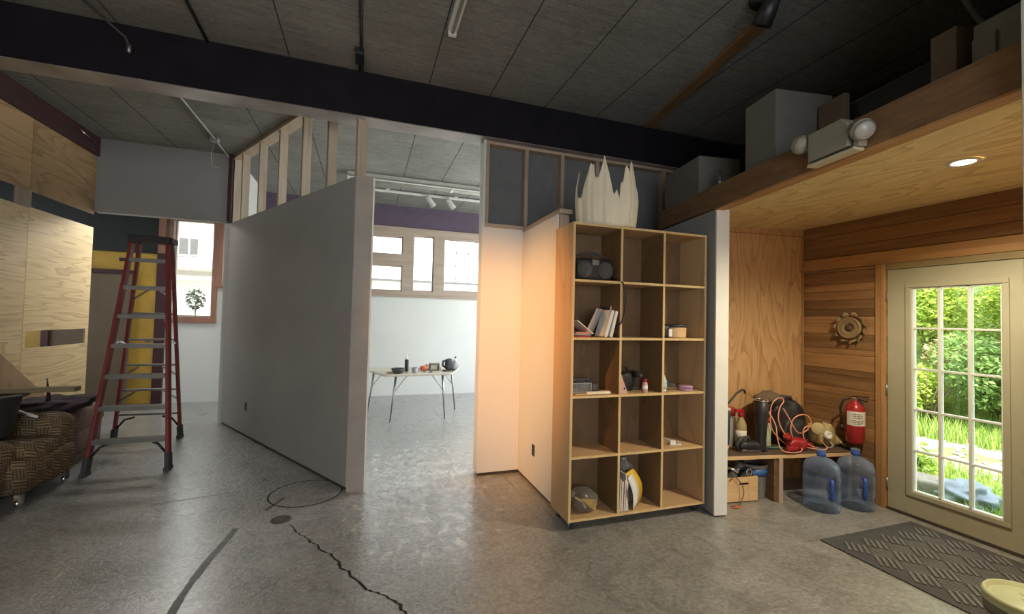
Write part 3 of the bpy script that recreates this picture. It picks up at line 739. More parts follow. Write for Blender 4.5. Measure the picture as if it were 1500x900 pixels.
MB().tube([(.0,0,.0),(.0,.0,.10),(-.012,0,.2)], .022, 10, r1=.006).build('canopy', M['dark_cloth'], um)
MB().tube([(-.012,0,.2),(-.018,.0,.25)], .005, 8).build('tip', M['black'], um)
m = MB(); m.t = .6; m.bar((-2.66, 4.92, .60), (-2.40, 4.60, .605), .02, .028)
m = MB(); m.tube([(-2.90,5.0,.66),(-2.75,4.88,.64),(-2.62,4.78,.63)], .012, 8)
tag(m.build('white_rod', M['white'], None), 'thin white rod lying beside the black tub', 'rod')
m = MB(); a = [(5.0,1.50),(5.55,1.08),(6.31,.49),(6.52,.33),(6.52,.0),(5.0,.0)]
m.add([(LX+.006+(.0),y,z) for y, z in a] + [(LX+.022,y,z) for y, z in a], [tuple(range(6)), tuple(range(11,5,-1))] + [(i,i+6,(i+1)%6+6,(i+1)%6) for i in range(6)])
tag(m.build('plywood_offcut', M['ply_off'], None), 'diagonally cut plywood offcut leaning on the left plywood wall', 'plywood')

# ---- ceiling fittings
cd = MB(); cd.tube([(-1.851,4.32,3.74),(-1.865,5.6,3.745),(-1.875,6.35,3.745),(-1.885,6.915,3.735)], .011, 10)
c0 = tag(cd.build('conduit', M['pvc'], None), 'thin grey conduit along the ceiling in front of the drywall header', 'conduit')
MB().box(-1.93,-1.84,6.30,6.38,3.72,3.768).build('junction_box', M['pvc'], c0, bevel=.004)
m = MB().tube([(-1.885,6.35,3.72),(-1.93,6.38,3.55),(-1.95,6.5,3.45),(-1.93,6.7,3.5),(-1.93,6.91,3.6)], .004, 6)
tag(m.build('hanging_wire', M['pvc'], None), 'thin loose wire drooping beside the grey ceiling conduit', 'wire')
m = MB().tube([(-2.0,3.45,3.765),(-1.96,3.8,3.80-.06),(-1.90,4.03,3.72),(-1.82,4.055,3.66),(-1.797,4.055,3.60)], .010, 8)
c1 = tag(m.build('hanging_cable', M['rubber'], None), 'dark cable hanging down over the black beam', 'cable')
MB().lathe([(.004,.04),(.016,.03),(.018,0),(.014,-.03),(0,-.035)], 14, (-1.79,4.05,3.57)).build('lamp_socket', M['steel'], c1)
for x0, x1, lab in ((-1.27,-1.288,'thin dark conduit on the ceiling left of the black junction box'), (-.10,-.116,'straight dark conduit on the ceiling ending in a small black box')):
    m = MB().tube([(x0,1.4,3.755),(x0,3.55,3.755),(x1,4.07,3.755)], .012, 8)
    o = tag(m.build('conduit', M['black'], None), lab, 'conduit')
    if x0 > -.5: MB().box(-.15,-.08,3.72,3.90,3.72,3.768).build('junction_box', M['black'], o, bevel=.004)
def strip_light(name, label, a, b, z, along='x'):
    r = thing(name, label, 'light fixture', (0,0,0))
    if along == 'x':
        MB().box(a[0], b[0], a[1]-.055, a[1]+.055, z, CEIL-.002).build('housing', M['cfl'], r, bevel=.006)
        pr = [(-.11,.0),(-.055,.045),(.055,.045),(.11,.0),(.10,-.004),(.05,.03),(-.05,.03),(-.10,-.004)]
        m = MB(); m.prism(pr, 0, b[0]-a[0], Matrix(((0,0,1,a[0]),(1,0,0,a[1]),(0,1,0,z),(0,0,0,1)))); m.build('reflector', M['cfl'], r)
        for y in (-.035,.035):
            MB().cyl((a[0]+.04,a[1]+y,z-.012),(b[0]-.04,a[1]+y,z-.012),.013,12).build('tube', M['lens'], r)
        mid = (a[0]+b[0])/2
        for x in (a[0]+.02, mid, b[0]-.02): MB().box(x-.02,x+.02,a[1]-.06,a[1]+.06,z-.03,z+.02).build('lamp_holder', M['cfl'], r, bevel=.003)
    else:
        MB().box(a[0]-.035, a[0]+.035, b[1], a[1], z, CEIL-.002).build('housing', M['cfl'], r, bevel=.006)
        MB().cyl((a[0],b[1]+.03,z-.012),(a[0],a[1]-.03,z-.012),.012,12).build('tube', M['lens'], r)
        for y in (a[1]-.015, b[1]+.015): MB().box(a[0]-.03,a[0]+.03,y-.015,y+.015,z-.028,z+.01).build('lamp_holder', M['cfl'], r, bevel=.003)
    return r
strip_light('ceiling_strip_light', 'long white fluorescent fixture across the far room ceiling', (-.33,7.02), (2.9,7.02), 3.67)
strip_light('ceiling_strip_light', 'narrow white tube light on the dark front ceiling', (.555,3.20), (.555,1.9), 3.715, 'y')
tk = thing('light_track', 'white track rail on the far room ceiling nearer the windows', 'light track', (0,0,0))
MB().box(.0,2.9,7.70,7.74,3.715,3.75).build('rail', M['cfl'], tk, bevel=.003)
for x in (.3,1.5,2.7): MB().box(x-.03,x+.03,7.69,7.75,3.75,CEIL-.001).build('mount', M['cfl'], tk)
def track_head(x, label, tilt):
    r = thing('track_spotlight', label, 'spotlight', (x, 7.72, 3.714))
    MB().cyl((0,0,0),(0,0,-.05),.012,10).build('stem', M['cfl'], r)
    T = Matrix.Translation((0,0,-.085)) @ Matrix.Rotation(tilt, 4, 'Y') @ Matrix.Rotation(.35, 4, 'X') @ Matrix.Scale(1.25, 4)
    MB().lathe([(.02,.09),(.036,.075),(.042,-.07),(.046,-.075),(.038,-.076),(.03,-.03),(0,-.03)], 20, M=T).build('lamp_head', M['cfl'], r)
track_head(1.04, 'left one of two small white track spotlights', -.75); track_head(1.40, 'right one of two small white track spotlights', -.75)
cs_ = thing('ceiling_spotlight', 'black ceiling spotlight at the end of the brown ceiling plate', 'spotlight', (2.49, 2.15, 0))
MB().lathe([(.10,3.768),(.10,3.745),(.03,3.74),(.03,3.70)], 24).build('base', M['black'], cs_)
MB().lathe([(.03,.10),(.055,.08),(.065,-.06),(.05,-.06),(0,-.03)], 20, M=Matrix.Translation((0,0,3.64)) @ Matrix.Rotation(.6,4,'X')).build('lamp_head', M['black'], cs_)
m = MB().cyl((LX+.045,6.48,3.70),(LX+.045,6.76,3.66),.008,8)
tag(m.build('hanging_pipe', M['chrome'], None), 'short bright pipe on the maroon plate in the left corner', 'pipe')

# ---- table in the far room and what stands on it
tt = thing('work_table', 'pale trapezoid table with splayed grey tube legs in the far room', 'table', (0,0,0))
TP = [(.30,6.47),(1.28,6.53),(1.58,7.34),(-.05,7.40)]; TZ = .712
def rounded(pts, r=.05, k=4):
    out = []
    n = len(pts)
    for i in range(n):
        p = V(pts[i]); a = (V(pts[i-1])-p).normalized(); b = (V(pts[(i+1) % n])-p).normalized()
        for j in range(k+1):
            t = j/k; out.append(tuple((p+a*r)*(1-t)**2 + p*2*t*(1-t) + (p+b*r)*t*t))
    return out
MB().prism(rounded(TP), TZ-.026, TZ).build('tabletop', M['laminate'], tt, bevel=.004)
MB().prism(rounded([(.31,6.48),(1.27,6.54),(1.565,7.33),(-.035,7.39)]), TZ-.034, TZ-.026).build('edge_band', M['laminate'], tt)
for (fx, fy), (tx, ty) in (((.387,6.58),(.46,6.64)),((1.205,6.66),(1.16,6.68)),((1.485,7.265),(1.40,7.22)),((.076,7.31),(.16,7.26))):
    m = MB().cyl((fx,fy,.012),(tx,ty,TZ-.034),.010,12,r1=.017); m.lathe([(.014,0),(.014,.012),(.009,.02)],12,(fx,fy,0))
    lg = m.build('leg', M['steel'], tt)
    cx, cy = .72, 6.98
    d = V((cx-tx, cy-ty, 0)).normalized()
    p = V((fx,fy,.012)).lerp(V((tx,ty,TZ-.034)), .62)
    sx = 1 if fx < .7 else -1
    MB().cyl(p, (tx+sx*.17, ty+.02, TZ-.034), .0055, 8).build('brace', M['steel'], lg)
def on_table(name, label, cat, x, y, rz=0): return thing(name, label, cat, (x, y, TZ), rz)
r = on_table('bowl', 'dark grey bowl at the left of the far table', 'bowl', .485, 6.62)
MB().lathe([(.05,0),(.075,.01),(.095,.05),(.10,.075),(.095,.075),(.07,.015),(0,.012)], 28).build('body', M['rubber'], r)
r = on_table('glue_bottle', 'dark upright bottle with a white nozzle on the far table', 'bottle', .625, 6.82)
MB().lathe([(.026,0),(.03,.005),(.03,.17),(.022,.185)], 20).build('body', M['ink'], r); MB().lathe([(.022,.185),(.022,.21),(.012,.215),(.006,.27),(0,.272)], 16).build('nozzle', M['label'], r)
for k, (x, y, w, d, a, mat, lab) in enumerate(((.17,6.98,.22,.16,.2,'paper','white paper pad at the left end of the far table'), (.36,6.62,.07,.05,.6,'tan','small tan block in front of the dark grey bowl'), (.80,7.1,.12,.09,.1,'paper','white sheet lying behind the orange cup'), (1.02,7.12,.16,.10,-.2,'label','white slip at the back of the far table'), (.92,6.72,.09,.06,.5,'steel','flat grey tool at the front of the far table'), (1.06,6.66,.13,.05,-.2,'paper','pale strip lying near the front right table corner'))):
    m = MB().box(-w/2,w/2,-d/2,d/2,0,.012 if k != 1 else .025, Rz(a,(x,y,TZ)))
    tag(m.build('paper_slip' if mat in ('paper','label') else ('block' if mat == 'tan' else 'flat_tool'), M[mat], None, bevel=.002), lab, 'paper' if mat in ('paper','label') else 'tool')
r = on_table('mug', 'grey mug behind the front edge of the far table', 'mug', .735, 6.66)
MB().lathe([(.036,0),(.042,.01),(.045,.08),(.041,.08),(.036,.012),(0,.012)], 22).build('body', M['paper_grey'], r); MB().tube([(.042,0,.065),(.07,0,.06),(.075,0,.04),(.042,0,.02)],.006,8).build('handle', M['paper_grey'], r)
r = on_table('cup', 'orange cup lying on its side on the far table', 'cup', .885, 6.83, .3)
MB().lathe([(.035,0),(.045,.09),(.042,.09),(.033,.006),(0,.006)], 22, M=Matrix.Translation((-.045,0,.046)) @ Matrix.Rotation(PI/2,4,'Y')).build('body', M['orange'], r)
r = on_table('box', 'cream box with an open front on the far table', 'box', 1.06, 6.88, -.25)
m = MB().box(-.085,.085,-.05,.05,0,.006).box(-.085,-.079,-.05,.05,0,.12).box(.079,.085,-.05,.05,0,.12).box(-.085,.085,.044,.05,0,.12).box(-.085,.085,-.05,.05,.114,.12); m.build('body', M['cream_plastic'], r, bevel=.004)
MB().box(-.05,.05,-.052,-.045,.02,.09).build('flap', M['paper'], r)
r = on_table('sander', 'dark and grey power sander at the right end of the far table', 'power tool', 1.27, 6.76, .3)
MB().ell((0,0,.11),.06,.05,.09,20,12,None,.1,3,.6).build('motor_body', M['tub'], r); MB().box(-.09,.09,-.05,.05,0,.025).build('sole_plate', M['rubber'], r, bevel=.005)
MB().tube([(-.05,0,.17),(-.10,0,.16),(-.11,0,.1),(-.06,0,.06)],.018,10).build('handle', M['ink'], r); MB().ell((.10,0,.09),.065,.05,.07,18,10,None,.2,5,.8).build('dust_bag', M['paper_grey'], r)
r = on_table('spray_bottle', 'white bottle with a dark cap at the right end of the far table', 'bottle', 1.405, 6.92)
MB().lathe([(.03,0),(.034,.01),(.034,.13),(.014,.17),(.014,.19)], 20).build('body', M['label'], r); MB().lathe([(.016,.19),(.016,.215),(0,.216)], 14).build('cap', M['ink'], r)
r = on_table('jar', 'small clear jar behind the orange cup on the far table', 'jar', .97, 7.02); MB().lathe([(.03,0),(.033,.005),(.033,.06),(.028,.07)],20).build('body', M['jug_milk'], r); MB().lathe([(.031,.068),(.031,.085),(0,.086)],18).build('lid', M['salmon'], r)
r = on_table('tape_roll', 'tan tape roll lying left of the dark upright bottle', 'tape', .56, 6.95); MB().lathe([(.025,0),(.05,0),(.05,.03),(.025,.03),(.025,0)],24,cap=False).build('roll', M['tan'], r)
r = on_table('scraper', 'dark scraper lying between the mug and the cream box', 'tool', .99, 6.66, .7); MB().box(-.06,.0,-.012,.012,0,.016).build('handle', M['ink'], r, bevel=.004); MB().box(.0,.05,-.025,.025,.004,.007).build('blade', M['steel'], r)
r = on_table('pen_cup', 'short white cup standing left of the power sander', 'cup', 1.17, 6.98); MB().lathe([(.026,0),(.032,.075),(.029,.075),(.024,.006),(0,.006)],20).build('body', M['label'], r)
# ================================================================== BOOKCASE
BX0, BX1, BY0, BY1, BZ0, BZ1 = 1.445, 2.685, 2.865, 3.175, .072, 2.292
bc = thing('bookcase', 'tall birch plywood bookcase with fifteen open cells on casters', 'bookcase', (0,0,0))
def pan(name, mat, *b, t=.5, bev=.0015):
    m = MB(); m.t = t; m.box(*b); return m.build(name, M[mat], bc, bevel=bev)
pan('side_panel','birch', BX0, BX0+.019, BY0+.006, BY1, BZ0, BZ1); pan('side_panel','birch', BX1-.019, BX1, BY0+.006, BY1, BZ0, BZ1, t=.4)
pan('back_panel','birch_shaded', BX0+.019, BX1-.019, BY1-.01, BY1-.001, BZ0+.02, BZ1-.02)
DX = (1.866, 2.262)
for x in DX: pan('divider','birch_shaded', x-.009, x+.009, BY0+.006, BY1-.012, BZ0+.02, BZ1-.02, t=.7)
SZ = (.082, .538, .985, 1.420, 1.855, 2.283)
for k, z in enumerate(SZ):
    xs = [(BX0+.0195, BX1-.0195)] if k in (0, 5) else [(BX0+.0195, DX[0]-.0092), (DX[0]+.0092, DX[1]-.0092), (DX[1]+.0092, BX1-.0195)]
    for a, b in xs: pan('shelf','birch', a, b, BY0+.006, BY1-.012, z-.009, z+.009, t=.6)
m = MB(); m.t = .55
m.box(BX0, BX0+.019, BY0, BY0+.0055, BZ0, BZ1); m.box(BX1-.019, BX1, BY0, BY0+.0055, BZ0, BZ1)
for x in DX: m.box(x-.009, x+.009, BY0, BY0+.0055, BZ0+.02, BZ1-.018)
for z in SZ: m.box(BX0+.0195, BX1-.0195, BY0+.0002, BY0+.0055, z-.009, z+.009)
m.build('edge_banding', M['birch_edge'], bc)
for x in (BX0+.05, BX1-.05):
    for y in (BY0+.05, BY1-.05):
        q = MB().box(x-.025,x+.025,y-.025,y+.025,.066,.0715).bar((x-.014,y,.066),(x-.014,y+.014,.025),.003,.03).bar((x+.014,y,.066),(x+.014,y+.014,.025),.003,.03).build('caster', M['chrome'], bc)
        MB().cyl((x-.011,y+.012,.026),(x+.011,y+.012,.026),.026,18).build('wheel', M['black'], q)
LV = [z+.0095 for z in SZ]
# --- torn paper lampshade on top
ls = thing('lampshade', 'cream jagged crown-like paper shade standing on the bookcase', 'lampshade', (1.808, 3.02, LV[5]+.001), -.54)
keys = [(0,.22),(20,.30),(45,.22),(70,.26),(100,.20),(130,.24),(160,.2),(176,.30),(184,.27),(191,.47),(196,.46),(205,.25),(216,.24),(228,.40),(236,.515),(240,.49),(243,.50),(249,.39),(255,.385),(262,.50),(264.5,.57),(268,.53),(276,.40),(282,.26),(285,.24),(289,.285),(292,.24),(294.5,.19),(296,.33),(303,.345),(312,.47),(314,.485),(320,.42),(328,.50),(336,.525),(342,.44),(350,.30),(360,.22)]
def hk(a):
    for (a0, h0), (a1, h1) in zip(keys, keys[1:]):
        if a0 <= a <= a1: return h0+(h1-h0)*(a-a0)/(a1-a0)
    return .2
n = 240; rows = 10; vs = []; fs = []
for k in range(rows+1):
    for i in range(n):
        a = 360*i/n; h = hk(a)*k/rows; ra = math.radians(a)
        fold = .012*math.sin(ra*9+1)+.008*math.sin(ra*17+2.2)+.006*math.sin(ra*31)
        rr = (.225 + .02*math.sin(PI*min(1,h/.5)))*(1+fold*1.6) + (.0 if h < .3 else -.06*(h-.3))
        vs.append((rr*math.cos(ra), rr*math.sin(ra)*.62, h))
for k in range(rows):
    for i in range(n):
        j = (i+1) % n; fs.append((k*n+i,k*n+j,(k+1)*n+j,(k+1)*n+i))
MB().add(vs, fs, True).build('paper_shell', M['shade'], ls, solid=.004)
m = MB()
m.lathe([(.16,0),(.16,.012),(0,.012)], 28, sy=.62); m.build('base', M['shade'], ls)
# --- boombox, top left
r = thing('radio', 'black portable radio in the top left cell of the bookcase', 'radio', (1.675, 3.02, LV[4]))
MB().ell((0,0,.09),.165,.085,.09,32,14,None,0,0,.35).build('body', M['black'], r)
for x in (-.095,.085):
    T = Matrix.Translation((x,-.088,.085)) @ Matrix.Rotation(PI/2,4,'X')
    MB().lathe([(.066,-.008),(.066,.008),(.058,.008),(.05,-.002),(.02,-.004),(0,.004)], 28, M=T).build('speaker', M['rubber'], r)
MB().box(-.03,.03,-.092,-.080,.12,.165).build('display', M['greyblock'], r, bevel=.003)
MB().tube([(-.14,0,.15),(-.13,0,.20),(-.05,0,.225),(.05,0,.225),(.13,0,.20),(.14,0,.15)],.009,10).build('handle', M['rubber'], r)
m = MB().tube([(1.845,2.98,LV[4]+.03),(1.862,2.90,LV[4]+.02),(1.868,2.848,LV[4]-.015),(1.886,2.842,1.78),(1.892,2.845,1.70),(1.884,2.848,1.62),(1.862,2.85,1.55),(1.848,2.88,1.52),(1.838,2.90,1.475),(1.83,2.91,1.44)], .0065, 8)
tag(m.build('power_cord', M['ink'], None), 'black cord hanging from the radio down past a shelf', 'cord')
# --- leaning books and frames, second row left
def slab(name, label, cat, cx, cy, z, w, d, h, tilt, mat, yaw=0, pages=True, grp=None):
    """upright slab of thickness w, depth d, height h leaning by tilt in the shelf plane"""
    r = thing(name, label, cat, (cx, cy, z), yaw, grp)
    T = Matrix.Rotation(tilt, 4, 'Y')
    MB().box(-w/2, w/2, -d/2, d/2, 0, h, T).build('cover', M[mat], r, bevel=.0015)
    if pages: MB().box(-w*.36, w*.36, -d/2-.001, d/2-.006, .004, h+.0006, T).build('pages', M['paper'], r)
    return r
z3 = LV[3]+.004
slab('picture_frame', 'grey framed picture with a dark square leaning among books in the second row', 'picture frame', 1.652, 3.00, z3, .018, .17, .235, .42, 'paper_grey', -.75, False)
f0 = [o for o in bpy.data.objects if o.name == 'picture_frame'][0]
MB().box(-.0105,-.0085,-.05,.05,.07,.17, Matrix.Rotation(.42,4,'Y')).build('picture', M['ink'], f0)
slab('book', 'white book leaning right of the grey framed picture', 'book', 1.738, 2.95, z3, .022, .15, .215, .30, 'label')
slab('book', 'thin brown book leaning between two pale books', 'book', 1.762, 2.96, z3, .008, .14, .205, .28, 'cardboard')
slab('book', 'cream book leaning nearest the black cord', 'book', 1.787, 2.95, z3, .024, .15, .205, .24, 'paper')
slab('booklet', 'dark booklet standing behind the leaning cream book', 'booklet', 1.81, 3.05, z3, .012, .15, .24, .14, 'tub')
for k, (zz, mat, lab) in enumerate(((.0,'red','red magazine lying lowest at the left of the second row'), (.014,'paper_grey','grey magazine lying on the red one'), (.026,'salmon','orange magazine lying on the grey one'))):
    tag(MB().box(-.07,.07,-.085,.085,zz,zz+.010,Rz(.12*k-.1,(1.556,2.99,LV[3]+.001))).build('magazine', M[mat], None, bevel=.001), lab, 'magazine')
m = MB(); m.box(-.085,.085,-.09,.09,0,.006, Matrix.Translation((1.567,2.97,LV[3]+.074)) @ Matrix.Rotation(.62,4,'Y'))
tag(m.build('card', M['label'], None), 'white card propped at a slant on the magazines', 'card')
# --- second row right
r = thing('camera_case', 'black case with a small white label in the second row right cell', 'case', (2.335, 2.98, LV[3]))
MB().ell((0,0,.055),.055,.06,.055,24,12,None,.1,2,.5).build('body', M['black'], r); MB().tube([(-.05,0,.08),(-.056,0,.17),(-.03,-.01,.2),(-.01,0,.1)],.007,8).build('strap', M['black'], r); MB().box(.018,.05,-.066,-.058,.012,.075).build('label_card', M['label'], r)
r = thing('basket', 'round tan basket with a dark lid in the second row right cell', 'basket', (2.48, 3.0, LV[3]))
MB().lathe([(.085,0),(.09,.01),(.093,.085),(.088,.09)], 32).build('body', M['crate'], r); MB().lathe([(.097,.088),(.097,.108),(.09,.112),(0,.112)], 32).build('lid', M['tub'], r)
# --- third row left
r = thing('wire_basket', 'grey slatted plastic basket in the third row left cell', 'basket', (1.60, 3.04, LV[2]+.002))
m = frame_rect(MB(), 'y', -.055,-.05,-.095,.095,0,.075,.008); frame_rect(m,'y',.05,.055,-.095,.095,0,.075,.008); frame_rect(m,'x',-.095,-.09,-.055,.055,0,.075,.008); frame_rect(m,'x',.09,.095,-.055,.055,0,.075,.008)
for i in range(17):
    x = -.085+i*.0106; m.box(x-.002,x+.002,-.054,-.051,.005,.07); m.box(x-.002,x+.002,.051,.054,.005,.07)
m.box(-.09,.09,-.05,.05,0,.004); m.build('body', M['paper_grey'], r)
r = thing('tape_dispenser', 'dark tool lying on the grey slatted basket', 'tool', (1.60, 3.04, LV[2]+.0775))
MB().box(-.08,.05,-.02,.02,0,.03).build('body', M['tub'], r, bevel=.006); MB().cyl((.05,0,.018),(.1,0,.018),.014,12).build('nozzle', M['rubber'], r)
r = thing('tin', 'small grey tin right of the slatted basket', 'tin', (1.745, 3.05, LV[2])); MB().lathe([(.032,0),(.034,.004),(.034,.05),(.031,.054)], 22).build('body', M['greyblock'], r); MB().lathe([(.036,.05),(.036,.062),(0,.063)], 22).build('lid', M['greyblock'], r)
m = MB(); m.prism([(-.11,-.012),(-.03,-.012),(-.02,-.02),(.085,-.022),(.10,-.012),(.10,.012),(.085,.022),(-.02,.02),(-.03,.012),(-.11,.012)], 0, .022, Rz(.05,(1.70,2.895,LV[2]+.003)))
tag(m.build('paint_brush', M['shade'], None, bevel=.006), 'pale paint brush lying at the front of the third row', 'brush')
m = MB(); m.bar((1.50,2.90,LV[2]+.006),(1.62,2.885,LV[2]+.006),.02,.006); tag(m.build('wooden_stick', M['crate'], None), 'thin wooden stick left of the pale brush', 'stick')
# --- third row middle
m = MB(); m.add([(1.878,2.89,LV[2]),(1.955,2.89,LV[2]),(1.878,2.89,LV[2]+.185),(1.878,2.906,LV[2]),(1.955,2.906,LV[2]),(1.878,2.906,LV[2]+.185)], [(0,1,2),(3,5,4),(0,3,4,1),(1,4,5,2),(2,5,3,0)])
o = tag(m.build('set_square', M['pink'], None, bevel=.002), 'pink triangle standing against the divider in the third row', 'triangle')
MB().cyl((1.922,2.889,LV[2]+.04),(1.922,2.887,LV[2]+.04),.008,12).build('hole', M['ink'], o)
r = thing('toolbag', 'black soft tool bag at the back of the third row middle cell', 'bag', (2.02, 3.06, LV[2]))
MB().ell((0,0,.075),.075,.07,.075,28,14,None,.25,9,.6).build('body', M['black'], r); MB().tube([(-.05,0,.12),(-.03,0,.19),(.03,0,.19),(.05,0,.12)],.009,8).build('handle', M['black'], r)
r = thing('drill', 'black drill standing beside the pink bottle', 'power tool', (2.115, 3.03, LV[2]))
MB().cyl((0,.05,.13),(0,-.06,.13),.026,16).build('motor_body', M['black'], r); MB().bar((0,.02,.12),(0,.03,.02),.028,.04,(0,1,0)).box(-.03,.03,-.01,.07,0,.025).build('grip', M['black'], r, bevel=.004); MB().cyl((0,-.06,.13),(0,-.09,.13),.014,12,r1=.008).build('chuck', M['steel'], r)
r = thing('bottle', 'small pink bottle with a dark red cap in the third row', 'bottle', (2.128, 2.915, LV[2])); MB().lathe([(.019,0),(.021,.003),(.021,.072),(.014,.082)],20).build('body', M['pink'], r); MB().lathe([(.015,.082),(.015,.105),(0,.106)],16).build('cap', M['red'], r); MB().lathe([(.0215,.02),(.0215,.055)],20).build('label_band', M['label'], r)
# --- third row right
r = thing('bottle', 'dark bottle with a pale cap in the third row right cell', 'bottle', (2.325, 3.03, LV[2])); MB().lathe([(.04,0),(.042,.01),(.042,.10),(.018,.135)],22).build('body', M['tub'], r); MB().lathe([(.02,.135),(.02,.17),(0,.171)],16).build('cap', M['paper_grey'], r)
r = thing('squeeze_tube', 'pale blue squeeze tube leaning in the third row right cell', 'tube', (2.325, 2.93, LV[2]+.002)); T = Matrix.Rotation(-.25,4,'Y'); MB().lathe([(.017,0),(.018,.015),(.03,.03),(.032,.07)],18,M=T).add([T @ V(p) for p in ((-.032,-.02,.07),(.032,-.02,.07),(.034,0,.125),(-.034,0,.125),(-.032,.02,.07),(.032,.02,.07))],[(0,1,2,3),(4,3,2,5),(0,3,4),(1,5,2)]).build('body', M['teal'], r); MB().lathe([(.018,-.0),(.018,.014)],16,M=T).build('cap', M['label'], r)
r = thing('cable_coil', 'coil of dark cable in the third row right cell', 'cable', (2.42, 3.0, LV[2]+.012))
MB().tube([((.055+.004*math.sin(5*a))*math.cos(a),(.045+.004*math.cos(7*a))*math.sin(a),.006*k+.02*math.sin(a*.5)**2+.01) for k in range(4) for a in [2*PI*i/24 for i in range(24)]],.009,8).build('coil', M['rubber'], r)
r = thing('tin', 'flat mauve tin at the right of the third row', 'tin', (2.545, 2.94, LV[2])); MB().lathe([(.055,0),(.057,.003),(.057,.03),(.054,.032)],30).build('body', M['mauve'], r); MB().lathe([(.059,.022),(.059,.036),(.056,.039),(0,.039)],30).build('lid', M['mauve'], r)
# --- fourth row right
r = thing('bracket', 'small white bracket lying in the fourth row right cell', 'bracket', (2.455, 2.95, LV[1]), -.2); MB().box(-.05,.05,-.02,.02,0,.006).box(-.05,.0,-.02,.02,.0,.035).build('plate', M['label'], r, bevel=.004); MB().cyl((.02,-.021,.02),(.02,.0,.02),.013,12).build('ring', M['paper_grey'], r); MB().tube([(-.04,.0,.03),(-.09,.03,.05),(-.10,.05,.03)],.008,8).build('arm', M['paper_grey'], r)
# --- bottom row
r = thing('plastic_bag', 'clear plastic bag holding yellow paper in the bottom left cell', 'bag', (1.635, 3.0, LV[0]+.001))
MB().ell((0,0,.082),.115,.10,.082,36,18,None,.25,21,.85).tube([(-.09,-.02,.12),(-.115,-.03,.155),(-.13,-.03,.16)],.03,10,r1=.012).build('film', M['bag_clear'], r, sub=1)
m = MB(); m.add([(-.06,-.075,.12),(.10,-.045,.085),(.07,-.075,.025),(.02,-.092,.05)],[(0,3,2,1)]).build('yellow_sheet', M['yellow_paper'], r, solid=.003)
MB().ell((-.01,.01,.065),.075,.06,.055,20,10,None,.35,8,.8).build('dark_contents', M['cardboard'], r); MB().tube([(-.10,-.06,.13),(-.05,-.085,.10),(-.02,-.09,.05)],.008,6).build('tie', M['tan'], r)
z0 = LV[0]+.003
for k, (x, w, h, tl, mat, lab) in enumerate(((1.892,.012,.245,.02,'paper_grey','grey magazine standing leftmost in the bottom middle cell'), (1.910,.014,.225,.03,'paper','white magazine second from the divider in the bottom row'), (1.929,.010,.235,.05,'salmon','pinkish magazine standing between two white ones'), (1.946,.012,.225,.06,'label','thin white magazine third from the grey one'), (1.962,.012,.28,-.06,'paper_grey','tall grey folder standing left of the yellow envelope'))):
    slab('magazine' if k < 4 else 'folder', lab, 'magazine' if k < 4 else 'folder', x, 2.965, z0, w, .17, h, tl, mat)
m = MB(); w_ = []
for i in range(9):
    t = i/8; z = .27*t; x = .045-.07*t+.03*math.sin(PI*t); w_.append((x, z))
vs = [(x, -.085, z) for x, z in w_] + [(x+.105+.02*math.sin(PI*i/8), -.03, z+.012) for i, (x, z) in enumerate(w_)]
m.add([V((1.995,3.01,z0))+V(p) for p in vs], [(i,i+1,i+10,i+9) for i in range(8)], True)
tag(m.build('envelope', M['yellow_paper'], None, solid=.004), 'curled yellow envelope leaning in the bottom middle cell', 'envelope')
m = MB(); m.add([V((1.975,2.965,z0))+V((p[0]*.75,p[1],p[2]*.93)) for p in vs], [(i,i+1,i+10,i+9) for i in range(8)], True)
tag(m.build('folder', M['label'], None, solid=.003), 'white sleeve curled against the yellow envelope', 'folder')
r = thing('jug', 'translucent milk jug behind the magazines in the bottom row', 'jug', (2.055, 3.085, LV[0]))
MB().lathe([(.068,0),(.075,.01),(.075,.20),(.06,.26),(.022,.31),(.022,.335)],28).build('body', M['jug_milk'], r); MB().lathe([(.024,.325),(.024,.345),(0,.346)],16).build('cap', M['paper_grey'], r); MB().tube([(.025,0,.30),(.075,0,.27),(.085,0,.20),(.07,0,.15)],.011,8).build('handle', M['jug_milk'], r)
# ================================================================== ALCOVE
# bench along the skewed back wall; local frame: x along wall (left to right), y towards the wall
BO = V((2.93, 2.925, 0)); bdir = V((.987, -.1606, 0))
BEM = Matrix(((bdir.x, -bdir.y, 0, BO.x), (bdir.y, bdir.x, 0, BO.y), (0,0,1,0), (0,0,0,1)))
BANG = math.atan2(bdir.y, bdir.x)
bn = thing('bench', 'low wooden bench with a dark top across the back of the alcove', 'bench', BO, BANG)
BT = .43
m = MB(); m.t = .3; m.prism([(-.02,0),(1.36,0),(1.33,.42),(.0,.49)], BT-.012, BT); m.build('bench_top', lumber('dark worn bench top', (.17,.115,.08), (.09,.06,.045), 'X'), bn, bevel=.003)
m = MB(); m.t = .62; m.box(-.02, 1.35, .002, .036, BT-.046, BT-.0125); m.build('front_rail', M['crate'], bn, bevel=.002)
for x in (.575, 1.28):
    m = MB(); m.t = .6; m.box(x-.02, x+.02, .003, .04, 0, BT-.047); g = m.build('leg', M['stud'], bn, bevel=.002)
    m = MB(); m.t = .3; m.box(x-.055, x-.021, .02, .36, 0, BT-.047); m.build('leg', M['header'], bn, bevel=.002)
m = MB(); m.t = .3; m.box(.02, .53, .20, .235, 0, .03); m.build('floor_rail', M['header'], bn, bevel=.002)
def bp_(x, y, z=BT): return BEM @ V((x, y, z))
def ob(name, label, cat, x, y, z=BT, rz=0, group=None): return thing(name, label, cat, bp_(x, y, z), BANG+rz, group)
